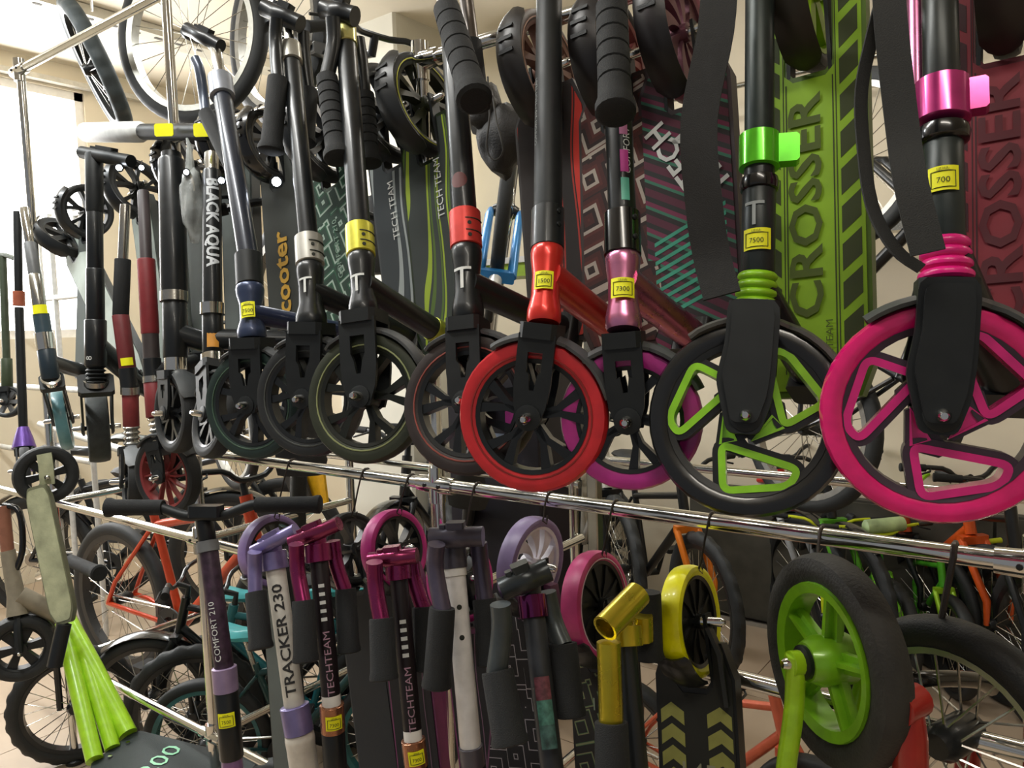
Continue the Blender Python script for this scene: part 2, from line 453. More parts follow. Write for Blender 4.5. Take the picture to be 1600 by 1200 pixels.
def stick_text(root, ax, y, s, hpx, wpx, mat, along=True, xoff=0., xs=1., bold=0.):
    """lettering wrapped on the stem; wpx = stem width there"""
    p = ax.at(y); u = (ax.at(y-5)-p).normalized(); d = proj(p)[2]; f, sd = face_of(p, u); r = wpx/2*d/FPX
    if xoff: f = (f*math.cos(xoff)+sd*math.sin(xoff)); sd = u.cross(f)
    if along: return text(root, s, hpx*d/FPX, p, u, -sd, mat, (r, f), along=True, xs=xs, bold=bold)
    return text(root, s, hpx*d/FPX, p, sd, u, mat, (r, f), along=False, xs=xs, bold=bold)
def price_tag(root, ax, y, wpx, tw, th, price, xoff=0.):
    p = ax.at(y); u = (ax.at(y-5)-p).normalized(); d = proj(p)[2]; f, sd = face_of(p, u); r = wpx/2*d/FPX
    if xoff: f = (f*math.cos(xoff)+sd*math.sin(xoff)); sd = u.cross(f)
    k = d/FPX; o = patch(root, 'price_tag', p, sd, u, tw*k, th*k, YEL, (r, f))
    o['label'] = 'yellow price tag reading '+price if price else 'small yellow price tag'
    if price:
        text(o, price, th*.24*k, p-u*(th*.1*k), sd, u, INK, (r+.0014, f), name='printed_price')
        text(o, 'ЦЕНА:', th*.11*k, p+u*(th*.36*k), sd, u, INK, (r+.0014, f), name='printed_heading')
        b = MB(); R_ = r+.0017
        def q(x, yy): return p+u*yy+(f*math.cos(x/R_)+sd*math.sin(x/R_))*R_
        x, yy = tw*.4*k, th*.28*k
        b.tube([q(-x+2*x*i/4, yy) for i in range(5)]+[q(x-2*x*i/4, -yy-th*.1*k) for i in range(5)], .0005, 4, closed=True); mk('printed_frame', b, INK, o)
    return o
def clamp_bolts(root, ax, y0, y1, wpx, parent):
    b = MB()
    for y in (y0, y1):
        p = ax.at(y); u = (ax.at(y-5)-p).normalized(); d = proj(p)[2]; f, sd = face_of(p, u); r = wpx/2*d/FPX
        f2 = (f*.75+sd*.66).normalized()
        b.lathe(p+f2*r*.9, f2, [(0, .004), (r*.16, .004), (r*.2, .0025)], 8)
    return mk('clamp_bolt', b, BLK, parent)
def clamp_slots(root, ax, ys, wpx, parent):
    b = MB()
    for y in ys:
        p = ax.at(y); u = (ax.at(y-5)-p).normalized(); d = proj(p)[2]; f, sd = face_of(p, u); r = wpx/2*d/FPX*1.004
        pts = [p+(f*math.cos(a)+sd*math.sin(a))*r for a in [.0+.2*i for i in range(8)]]
        b.tube(pts, .0012, 4)
        f2 = (f*math.cos(.25)+sd*math.sin(.25)); b.lathe(p-u*.008+f2*r*.97, f2, [(0, .0032), (r*.06, .0032)], 8)
    return mk('clamp_slot', b, INK, parent)
def grip(root, pts, r, mat=FOAM, flare=1.35, rings=0, name='grip'):
    pts = [V(p) for p in pts]; a, b = pts[0], pts[-1]; L = (b-a).length; u = (b-a).normalized()
    mb = MB(); prof = [(0, r*.7), (.0, r*.96), (L*.03, r), (L*.85, r*1.05), (L*.93, r*flare), (L*.98, r*flare), (L, r*flare*.8)]
    if rings:
        prof = [(0, r*.7), (0, r)]
        for i in range(rings):
            t = L*.86*(i+1)/(rings+1); prof += [(t-.002, r*1.02), (t-.0005, r*.93), (t+.0005, r*.93), (t+.002, r*1.02)]
        prof += [(L*.86, r*1.05), (L*.92, r*flare), (L*.98, r*flare), (L, r*flare*.8)]
    mb.lathe(a, u, prof, 18); return mk(name, mb, mat, root)
def fork_plates(root, hub, ax, up, R, tw, w, top, mat, slot=True):
    """steered fork: crown box over the tyre and one slotted plate each side"""
    side = up.cross(ax).normalized(); b = MB()
    g = tw/2+.008
    b.box(hub+up*(top-.008), side, ax, up, w, 2*g+.014, .02)
    for s in (-1, 1):
        o = hub+ax*(s*g); h = top-.012
        if slot:
            outer = [(-w/2, h), (-w/2, h*.4), (-w*.44, .015), (-w*.26, -.014), (w*.26, -.014), (w*.44, .015), (w/2, h*.4), (w/2, h)]
            inner = [(-w*.2, h*.78), (-w*.2, h*.55), (-w*.12, .055), (-w*.06, .035), (w*.06, .035), (w*.12, .055), (w*.2, h*.55), (w*.2, h*.78)]
            b.loop(o, side, up, ax, outer, inner, -.003, .003)
        else:
            b.prism(o, side, up, ax, [(-w/2, h), (-w/2, h*.4), (-w*.3, -.012), (w*.3, -.012), (w/2, h*.4), (w/2, h)], -.003, .003)
        b.lathe(o, ax*s, [(-.003, .017), (.005, .017), (.006, .012)], 16)
    return mk('fork', b, mat, root)
def fork_cover(root, hub, ax, up, R, tw, w, top, mat):
    """steered fork with thick moulded legs"""
    side = up.cross(ax).normalized(); b = MB(); g = tw/2+.006
    b.box(hub+up*(top-.02), side, ax, up, w*.98, 2*g+.02, .04)
    for s in (-1, 1):
        o = hub+ax*(s*g)
        pl = rounded([(-w*.5, top), (-w*.5, top*.62), (-w*.62, top*.3), (-w*.5, top*.1), (-w*.34, -.02), (w*.26, -.02), (w*.45, top*.12), (w*.5, top*.4), (w*.5, top)], .25, 3)
        b.prism(o, side, up, ax*s, pl, -.002, .012)
        b.prism(o, side, up, ax*s, [(x*.8, top*.07+y*.88) for x, y in pl], .011, .02)
        b.lathe(o, ax*s, [(-.002, .018), (.013, .018), (.015, .014)], 16)
    return mk('fork', b, mat, root)
def deck(root, B, T, w, sheet, side_mat, thick=.024, name='deck', taper=.8, xdir=None, ears=None):
    """standing board from its front end B up to its rear end T; printed sheet faces the aisle"""
    up = (T-B).normalized(); L = (T-B).length; sx = V(xdir or (1, 0, 0)); sx = (sx-up*sx.dot(up)).normalized(); nz = sx.cross(up)
    if nz.y > 0: nz = -nz
    def ol(ww, i): h = ww/2; return rounded([(-h*taper*.7, i), (-h, .09*L+i), (-h, L*.9), (-h*.7, L-i), (h*.7, L-i), (h, L*.9), (h, .09*L+i), (h*taper*.7, i)], .2, 3)
    if ears:
        sw, Le = ears
        def ol(ww, i): h = ww/2; return [(-h*taper, i), (-h, .09*L+i), (-h, Le-.05), (-h*.72, Le-i), (-sw-i*.3, Le-i), (-sw-i*.3, L+.012-i), (-sw*.7, L-i), (sw*.7, L-i), (sw+i*.3, L+.012-i), (sw+i*.3, Le-i), (h*.72, Le-i), (h, Le-.05), (h, .09*L+i), (h*taper, i)]
    b = MB(); b.prism(B, sx, up, nz, ol(w, 0), -thick, 0); dk = mk(name, b, side_mat, root)
    g = MB(); g.prism(B, sx, up, nz, ol(w*.92, .008), 0, .0015)
    g.uv = lambda p: ((p-B).dot(sx)*10, (p-B).dot(up)*10)
    gt = mk('grip_sheet', g, sheet, dk)
    return dk, gt, sx, up, nz, L
def poly_print(parent, O, sx, up, nz, polys, mat, name='printed_panel', lift=.0016):
    b = MB()
    for pl in polys: b.prism(O, sx, up, nz, pl, lift, lift+.0004)
    return mk(name, b, mat, parent)
def rear_end(root, W, sx, up, nz, R, tw, style, tm, rm, lm, T, w, fm, am=None, a0=-1.35, a1=.75, arm=None, rot=.3, fgap=.008, fin=True, ri=None):
    wh = wheel(root, 'rear_wheel', W, sx, R, tw, style, tm, rm, lm, am, rot=rot, bolt=True, ri=ri)
    b = MB()
    for s in (-1, 1):
        b.ribbon([T-up*.05+sx*(s*(w*.31))-nz*.012, T+sx*(s*(tw/2+.012))-nz*.012, W+sx*(s*(tw/2+.008))+up*.012], nz, .024, .005)
    mk('rear_bracket', b, arm or BLKM, root)
    f = MB(); f.arc_strip(W, nz, up, sx, R+fgap, a0, a1, tw*1.5, .004, .005)
    fo = mk('rear_mudguard', f, fm, root)
    if fin:
        g = MB()
        for k in range(3):
            a = a0+(a1-a0)*(.6+.09*k); rd = nz*math.cos(a)+up*math.sin(a)
            g.box(W+rd*(R+fgap+.0035), sx, nz*-math.sin(a)+up*math.cos(a), rd, tw*.9, .006, .003)
        mk('tread_rib', g, RUBG, fo)
    return wh
def neck(root, a, b, r, mat, r2=None, end=None):
    m = MB(); d = (b-a); m.tube([a, a+d*.5, a+d], [r, r*.95, r2 or r*.95], 16); o = mk('neck_tube', m, mat, root)
    if end:
        e = MB(); e.tube([a+d*.8, a+d*1.0, a+d*1.12], [(r2 or r)*1.02, (r2 or r)*1.06, (r2 or r)*.9], 16); mk('hinge', e, end, root)
    else:
        e = MB(); e.box(b, V((1, 0, 0)), d.normalized(), d.normalized().cross(V((1, 0, 0))), .05, .035, .05); mk('hinge', e, BLK, root)
    return o
def hook(a, b, label, group, r=.0018, rail_r=.0125, mat=None):
    """wire hook hung over a rail at a, holding a wheel at b"""
    a, b = V(a), V(b); rr = rail_r+.002
    pts = [a+V((0, rr*math.cos(t), rr*math.sin(t))) for t in (-.5, 0, .6, 1.2, 1.8, 2.4, PI)]
    pts += [(a+V((0, -rr, 0))).lerp(b, .3), a.lerp(b, .8), b, b+V((0, .012, -.008)), b+V((0, .016, .006))]
    m = MB(); m.tube(pts, r, 6); return tag(mk('wire_hook', m, mat or M('#4a4440', .4, .8), None, org=a), label, 'hook', group)
def t_clamp(root, A, B, r, mat, lever=None, blockmat=None):
    """folding handlebar head: cross sleeve A-B with raised ribs and a small lever"""
    d = (B-A); u = d.normalized(); m = MB()
    m.lathe(A, d, [(0, r*.72), (0, r), (d.length*.3, r), (d.length*.33, r*1.1), (d.length*.67, r*1.1), (d.length*.7, r), (d.length, r), (d.length, r*.72)], 16)
    e1, e2 = perp(u); up = e1
    o = mk('handlebar_head', m, mat, root)
    b = MB(); c = A.lerp(B, .5); b.box(c+up*r*1.1, u, u.cross(up), up, d.length*.34, r*1.3, r*.9); b.box(A.lerp(B, .25)+up*r*1.05, u, u.cross(up), up, d.length*.12, r*.7, r*.5)
    mk('release_button', b, blockmat or mat, o)
    return o
def pathtube(root, name, pts, r, mat, n=12):
    m = MB(); q = []
    pts = [V(p) for p in pts]
    if len(pts) > 2:
        for i in range(len(pts)-1):
            p0 = pts[max(i-1, 0)]; p1 = pts[i]; p2 = pts[i+1]; p3 = pts[min(i+2, len(pts)-1)]
            for k in range(4):
                t = k/4; q.append(.5*((2*p1)+(p2-p0)*t+(2*p0-5*p1+4*p2-p3)*t*t+(3*p1-p0-3*p2+p3)*t**3))
        q.append(pts[-1])
    else: q = pts
    m.tube(q, r, n); return mk(name, m, mat, root)
def smooth_path(pts, k=4):
    pts = [V(p) for p in pts]; q = []
    for i in range(len(pts)-1):
        p0 = pts[max(i-1, 0)]; p1 = pts[i]; p2 = pts[i+1]; p3 = pts[min(i+2, len(pts)-1)]
        for j in range(k):
            t = j/k; q.append(.5*((2*p1)+(p2-p0)*t+(2*p0-5*p1+4*p2-p3)*t*t+(3*p1-p0-3*p2+p3)*t**3))
    return q+[pts[-1]]

# ------------------------------------------------------------------ bicycles
def bicycle(name, label, rear, head, R, col, col2=None, knob=False, rim=None, guard=False, group=None, tyre=None, up=V((0, 0, 1)), grips=None, saddle=None, bar=None, fork=None, steer=0., basket=False, train=False, sadh=.0):
    """rear = ground point under the rear axle, head = heading (unit), up = bike's own up"""
    head = V(head).normalized(); up = V(up).normalized(); head = (head-up*head.dot(up)).normalized(); lf = up.cross(head)
    s = R/.33; wb = 1.03*s if R > .24 else 2.9*R
    root = thing(name, label, 'bicycle', rear, group)
    def Q(x, y, z): return V(rear)+head*x+lf*y+up*z
    fm = paint(col); f2 = paint(col2) if col2 else BLK; rm = rim or BLK
    tm = tyre or RUB; tm = (tm, 1) if knob else tm
    tw = .05*s if R > .24 else .045
    wheel(root, 'rear_wheel', Q(0, 0, R), lf, R, tw, 'wire', tm, rm, bolt=False, seg=48)
    hs = head*math.cos(steer)+lf*math.sin(steer)
    wheel(root, 'front_wheel', Q(wb, 0, R), up.cross(hs), R, tw, 'wire', tm, rm, bolt=False, seg=48, rot=.1)
    bbx, bbz = .40*s, R-.045*s; sx_, sz = .26*s, R+.40*s+sadh*.3
    hx, hz0, hz1 = wb-.20*s, R+.36*s, R+.50*s
    m = MB()
    m.tube([Q(bbx, 0, bbz), Q(sx_, 0, sz)], .017*s, 10)
    m.tube([Q(bbx, 0, bbz), Q(hx+.02*s, 0, hz0)], .023*s, 10)
    m.tube([Q(sx_+.01, 0, sz-.05*s), Q(hx, 0, hz1-.03*s)], .018*s, 10)
    m.tube([Q(hx+.035*s, 0, hz0-.02*s), Q(hx-.012*s, 0, hz1+.02*s)], .024*s, 12)
    for y in (-.06*s, .06*s):
        m.tube([Q(bbx, y*.4, bbz), Q(.1*s, y, R-.005), Q(0, y, R)], .010*s, 8)
        m.tube([Q(sx_+.005, y*.3, sz-.06*s), Q(.06*s, y, R+.1*s), Q(0, y, R)], .009*s, 8)
    fr = mk('frame', m, fm, root)
    cr = Q(hx+.045*s, 0, hz0-.04*s)
    m = MB(); lh = up.cross(hs)
    m.box(cr, lh, hs, up, .13*s, .04*s, .035*s)
    for y in (-.055*s, .055*s): m.tube([cr+lh*y, Q(wb, 0, R)+lh*y+up*.1*s, Q(wb, 0, R)+lh*y], [.017*s, .016*s, .011*s], 10)
    mk('fork', m, paint(fork) if fork else f2, root)
    m = MB(); m.tube([Q(hx-.015*s, 0, hz1+.02*s), Q(hx-.025*s, 0, hz1+.07*s), Q(hx+.03*s, 0, hz1+.09*s)], .015*s, 10)
    bz = hz1+.09*s; bw = .29*s if R > .24 else .22; rise = .05*s
    bc = Q(hx+.03*s, 0, bz)
    pts = [bc-lh*bw-hs*.06*s+up*rise, bc-lh*bw*.45-hs*.01*s+up*rise*.9, bc-lh*bw*.2, bc+lh*bw*.2, bc+lh*bw*.45-hs*.01*s+up*rise*.9, bc+lh*bw-hs*.06*s+up*rise]
    m.tube(smooth_path(pts, 3), .011*s, 8)
    mk('handlebar', m, paint(bar) if bar else BLK, root)
    for sd in (-1, 1):
        e = pts[0] if sd < 0 else pts[-1]; d = ((pts[0]-pts[1]) if sd < 0 else (pts[-1]-pts[-2])).normalized()
        grip(root, [e-d*.1*s, e+d*.005], .0165*s, paint(grips, .6, 0) if grips else FOAM, 1.15)
        m = MB(); m.tube([e-d*.12*s, e-d*.10*s+hs*.03*s-up*.01*s, e-d*.03*s+hs*.045*s-up*.03*s], .005*s, 6); mk('brake_lever', m, BLK, root)
    m = MB(); m.cyl(Q(sx_, 0, sz-.02), Q(sx_-.045*s, 0, sz+.13*s), .013*s, n=10); mk('seat_post', m, STEEL, root)
    sc = Q(sx_-.045*s, 0, sz+.15*s); k = s if R > .24 else s*1.25
    m = MB(); ring = []
    prof = [(-.13, .02, 0), (-.125, .065, .015), (-.08, .075, .02), (-.02, .055, .008), (.05, .03, .002), (.11, .022, -.002), (.135, .008, -.008)]
    vs = []; n = 8
    for x, hw, dz in prof:
        for j in range(n):
            a = 2*PI*j/n; vs.append(sc+head*(x*k)+lf*(hw*k*math.cos(a))+up*((dz+(.02 if math.sin(a) > 0 else .03)*math.sin(a))*k))
    fs = [tuple(range(n-1, -1, -1)), tuple((len(prof)-1)*n+j for j in range(n))]
    for i in range(len(prof)-1):
        for j in range(n): fs.append((i*n+j, i*n+(j+1) % n, (i+1)*n+(j+1) % n, (i+1)*n+j))
    m.add(vs, fs); mk('saddle', m, paint(saddle, .45, 0) if saddle else RUBG, root)
    m = MB(); m.lathe(Q(bbx, -.05*s, bbz), lf, [(-.004, .05*s), (-.004, .085*s), (.0, .088*s), (.004, .085*s), (.004, .05*s)], 32, closed=True)
    for i in range(5):
        a = i*2*PI/5; m.tube([Q(bbx, -.05*s, bbz), Q(bbx+.07*s*math.cos(a), -.05*s, bbz+.07*s*math.sin(a))], .006*s, 6)
    m.cyl(Q(bbx, -.07*s, bbz), Q(bbx, .07*s, bbz), .018*s, n=12)
    ca = 1.1
    ends = []
    for sd in (-1, 1):
        e = Q(bbx+sd*.15*s*math.cos(ca), sd*.075*s, bbz+sd*.15*s*math.sin(ca)); m.tube([Q(bbx, sd*.068*s, bbz), e], [.012*s, .009*s], 8); ends.append((sd, e))
    mk('crankset', m, BLKM, root)
    for sd, e in ends:
        m = MB(); m.box(e+lf*(sd*.05*s), lf, head, up, .085*s, .07*s, .022*s); m.cyl(e, e+lf*(sd*.05*s), .006*s, n=8); mk('pedal', m, BLKM, root)
    m = MB()
    rr = .035*s
    m.tube([Q(bbx, -.05*s, bbz+.086*s), Q(0, -.05*s, R+rr)], .004, 5); m.tube([Q(bbx, -.05*s, bbz-.086*s), Q(0, -.05*s, R-rr)], .004, 5)
    m.lathe(Q(0, -.05*s, R), lf, [(-.004, .01), (-.004, rr), (.004, rr), (.004, .01)], 18); mk('chain', m, STEEL, root)
    if guard:
        for x, a0, a1 in ((0, .5, 2.9), (wb, .9, 2.7)):
            m = MB(); m.arc_strip(Q(x, 0, R), head, up, lf, R+.02*s, a0, a1, tw*1.3, .003, .006); mk('mudguard', m, BLKG, root)
    if train:
        for sd in (-1, 1):
            m = MB(); c_ = Q(0, sd*.17, .06); m.lathe(c_, lf, [(-.015, .01), (-.015, .055), (.015, .055), (.015, .01)], 20); m.tube([Q(0, sd*.06, R), Q(0, sd*.15, R-.02), Q(0, sd*.15, .06)], .007, 6); mk('training_wheel', m, BLKM, root)
    return root

# ================================================================== the setting
XL, XR, YB, YF = -5.0, 3.6, 3.6, -2.2
WALLM = M('#d8cdb6', .85, 0, 0, .05, 3., .1)
mb = MB(); mb.box((( XL+XR)/2, (YB+YF)/2, -.06), (1, 0, 0), (0, 1, 0), (0, 0, 1), XR-XL+.4, YB-YF+.4, .1, .001)
floor = struct('floor', mb, M('#8d8478', .8), 'pale beige tiled shop floor')
FT = M('#b09d87', .38, 0, 0, .06, 5., .05)
tm_ = bpy.data.meshes.new('tile')
tb = MB(); tb.box((0, 0, 0), (1, 0, 0), (0, 1, 0), (0, 0, 1), .326, .656, .02, .02)
tm_.from_pydata(tb.v, [], tb.f); tm_.materials.append(FT)
nx = 0
for i in range(23):
    for j in range(6):
        x = XL+.165+i*.33; y = -.17+j*.66
        if x > 2.4: continue
        o = bpy.data.objects.new('tile', tm_); C.objects.link(o); o.parent = floor; o.location = (x, y, -.0104)
mb = MB(); mb.box(((XL+XR)/2, (YB+YF)/2, CEIL+.05), (1, 0, 0), (0, 1, 0), (0, 0, 1), XR-XL+.4, YB-YF+.4, .1, .001)
ceiling = struct('ceiling', mb, M('#d9d0bd', .9, 0, 0, .04, 3.), 'pale cream ceiling')
# end wall with the big bright window; back wall with a tall one
def walled(name, fix, axis, lo, hi, holes, label):
    mb = MB(); z0, z1 = 0, CEIL
    cuts = sorted(set([lo, hi]+[h[0] for h in holes]+[h[1] for h in holes]))
    for a, b in zip(cuts, cuts[1:]):
        hs = [h for h in holes if h[0] <= a and h[1] >= b]
        for (c, d) in ([(z0, hs[0][2]), (hs[0][3], z1)] if hs else [(z0, z1)]):
            if d-c < .002: continue
            if axis == 'y': mb.box((fix, (a+b)/2, (c+d)/2), (0, 1, 0), (0, 0, 1), (1, 0, 0), b-a, d-c, .16, .0001)
            else: mb.box(((a+b)/2, fix, (c+d)/2), (1, 0, 0), (0, 0, 1), (0, 1, 0), b-a, d-c, .16, .0001)
    return struct(name, mb, WALLM, label)
walled('wall_left', XL-.08, 'y', YF, YB, [(.2, 2.35, 1.45, 2.95)], 'cream end wall with a large bright window')
bw0, bw1 = P(612, 50, YB).x, P(705, 50, YB).x
walled('wall_back', YB+.08, 'x', XL, XR, [(bw0, bw1, 1.75, 3.0)], 'cream back wall behind the bicycles')
walled('wall_right', XR+.08, 'y', YF, YB, [], 'cream side wall')
LITE = M('#ffffff', .5, 0, 0, 0, 5, 0, 5.)
def window(name, o, ex, w, h, nz, label, nm):
    f = MB(); ey = V((0, 0, 1)); o = V(o); ex = V(ex); nz = V(nz)
    for s in (-1, 1):
        f.box(o+ex*(s*(w/2-.025)), ex, ey, nz, .05, h, .08); f.box(o+ey*(s*(h/2-.025)), ex, ey, nz, w, .05, .08)
    for k in range(1, nm): f.box(o+ex*(w*(k/nm-.5)), ex, ey, nz, .045, h, .07)
    fo = struct(name, f, WHT, label)
    for k in range(nm):
        p = MB(); p.box(o+ex*(w*((k+.5)/nm-.5))-nz*.02, ex, ey, nz, w/nm-.04, h-.08, .01, .001); mk('pane', p, LITE, fo)
window('window_1', (XL-.06, 1.275, 2.2), (0, 1, 0), 2.15, 1.5, (1, 0, 0), 'large bright overexposed shop window', 3)
window('window_2', ((bw0+bw1)/2, YB+.06, 2.375), (1, 0, 0), bw1-bw0, 1.25, (0, -1, 0), 'tall narrow bright window in the back wall', 2)
# pillar, dark dado panels, ceiling channel
pc0, pc1 = P(540, 800, 3.0), P(648, 800, 3.0)
mb = MB(); mb.box(((pc0.x+pc1.x)/2, 3.0+.24, CEIL/2), (1, 0, 0), (0, 1, 0), (0, 0, 1), pc1.x-pc0.x, .48, CEIL, .03)
struct('trim_1', mb, M('#cfcbbd', .8, 0, 0, .04, 4.), 'square pale plaster pillar')
dz = P(1300, 776, 3.55).z
dx0 = P(1080, 800, 3.55).x
mb = MB(); mb.box(((dx0+XR)/2, 3.56, dz/2), (1, 0, 0), (0, 0, 1), (0, 1, 0), XR-dx0, dz, .05, .001)
dado = struct('trim_2', mb, M('#3c3a34', .6, 0, 0, .25, 9.), 'dark grey dado panel along the back wall')
for k in range(4):
    b = MB(); b.box((dx0+(k+.5)*(XR-dx0)/4, 3.53, dz/2), (1, 0, 0), (0, 0, 1), (0, 1, 0), (XR-dx0)/4-.012, dz-.02, .016, .01); mk('panel', b, M('#45433b', .55, 0, 0, .3, 9.), dado)
cx = PZ(200, 48, CEIL-.05).x
mb = MB(); mb.box((cx, (YB+.2)/2, CEIL-.03), (1, 0, 0), (0, 1, 0), (0, 0, 1), .14, YB-.2, .05, .02)
chan = struct('trim_3', mb, M('#c9c5b8', .5, .3, 0, .06), 'perforated metal channel along the ceiling')
for k in range(26):
    b = MB(); b.prism((cx+.025, .4+k*.12, CEIL-.056), (1, 0, 0), (0, 1, 0), (0, 0, 1), rounded([(-.012, -.022), (.012, -.022), (.012, .022), (-.012, .022)], .3, 2), -.0012, .002); mk('slot', b, M('#4e4b45', .8), chan)
mb = MB(); mb.box((XL+.035, (YB+YF)/2, 2.98), (0, 1, 0), (0, 0, 1), (1, 0, 0), YB-YF, .03, .05); struct('trim_4', mb, M('#b9b4a8', .5, .2), 'thin metal picture rail on the end wall')
for (lx, ly, pw, lc) in LAMPS:
    q = (lx, ly, CEIL)
    nm = 'left end' if lx < -2 else ('middle' if lx < 0 else 'right end')
    t = thing('ceiling_lamp', 'long white strip lamp on ceiling over the %s of the %s' % (nm, 'aisle' if ly < 1 else 'bicycles'), 'lamp', q, 'ceiling strip lamps')
    b = MB(); b.box((lx, ly, CEIL-.035), (1, 0, 0), (0, 1, 0), (0, 0, 1), 1.25, .18, .07); mk('housing', b, WHT, t)
    b = MB(); b.box((lx, ly, CEIL-.085), (1, 0, 0), (0, 1, 0), (0, 0, 1), 1.18, .13, .03); mk('diffuser', b, M('#fffdf4', .4, 0, 0, 0, 5, 0, 3.), t)

# ================================================================== the chrome rack
RY = 1.095
zt, zm = P(683, 88, RY).z, P(683, 757, RY).z
zl, zb = P(310, 843, RY).z, P(328, 1148, RY).z
zh = P(120, 62, RY).z
xa, xb, xc = P(683, 757, RY).x, P(312, 843, RY).x, P(32, 130, RY).x
xd = P(1592, 862, RY).x
rack = thing('display_rack', 'chrome tube display rack holding the hanging kick scooters', 'rack', (xa, RY, 0))
RR = .0125
def rail(p, q, r=RR, n=14, name='rail'):
    b = MB(); b.cyl(p, q, r, n=n); return mk(name, b, CHR, rack)
def joint(p):
    b = MB(); b.lathe(p-V((.045, 0, 0)), (1, 0, 0), [(0, RR*1.02), (0, RR*1.3), (.028, RR*1.42), (.062, RR*1.42), (.09, RR*1.3), (.09, RR*1.02)], 16)
    b.lathe(p-V((0, 0, .035)), (0, 0, 1), [(0, RR*1.02), (0, RR*1.35), (.07, RR*1.35), (.07, RR*1.02)], 16); o = mk('joint', b, CHR, rack)
    for dx in (-.018, .018): s = MB(); s.lathe(p+V((dx, -RR*1.35, 0)), (0, -1, 0), [(0, .004), (.003, .004), (.004, .002)], 8); mk('screw', s, BLK, o)
for X, top in ((xa, zt), (xb, zh), (xc, zh), (xd+.02, zt)):
    rail((X, RY+.003, .02), (X, RY+.003, top), name='post')
    b = MB(); b.lathe((X, RY+.003, 0), (0, 0, 1), [(0, .03), (.012, .03), (.02, .016)], 16); mk('foot', b, BLK, rack)
rail((xb, RY, zt), (xd+.3, RY, zt)); rail((xb-.05, RY, zm), (xd+.3, RY, zm)); rail((xc-.6, RY, zl), (xd+.3, RY, zl)); rail((xc-.6, RY, zb), (xd+.3, RY, zb)); rail((xc, RY, zh), (xb+.6, RY, zh))
for p in ((xa, zt), (xa, zm), (xa, zl), (xb, zl), (xb, zb), (xc, zh), (xd+.02, zm)): joint(V((p[0], RY, p[1])))
yb = 1.62
for X in (xa-.02, xb, xc): rail((X, yb, .02), (X, yb, zm), name='post')
rail((xa-.02, yb, zm-.03), (xd, yb, zm-.03), RR*.8); rail((xc, yb, zm-.1), (xa, yb, zm-.1), RR*.8)
for X in (xa, xb, xc): rail((X, RY, zb), (X, yb, zb), RR*.9); rail((X, RY, zl), (X, yb, zl), RR*.9)

# thin wall rail at the back right
b = MB(); p = P(1125, 140, 3.4); b.cyl((p.x-.5, 3.4, p.z), (XR-.2, 3.4, p.z), .012, n=10)
t = thing('wall_rail', 'thin dark hanging rail on brackets along the back wall', 'rail', (p.x, 3.4, p.z)); mk('bar', b, STEEL, t)
for k in range(4):
    b = MB(); x = p.x+k*.55; b.cyl((x, 3.4, p.z), (x, 3.52, p.z), .008, n=8); b.box((x, 3.51, p.z), (1, 0, 0), (0, 0, 1), (0, 1, 0), .03, .06, .015); mk('bracket', b, STEEL, t)
p = P(1345, 355, 3.35)
b = MB(); b.box((p.x, 3.4, p.z), (1, 0, 0), (0, 0, 1), (0, 1, 0), 1.1, .05, .12); t = thing('wall_shelf', 'narrow metal shelf bar on the back wall above the bicycles', 'shelf', (p.x, 3.5, p.z)); mk('board', b, STEEL, t)
for s in (-.4, .4):
    b = MB(); b.box((p.x+s, 3.49, p.z-.05), (1, 0, 0), (0, 0, 1), (0, 1, 0), .03, .1, .06); mk('bracket', b, STEEL, t)

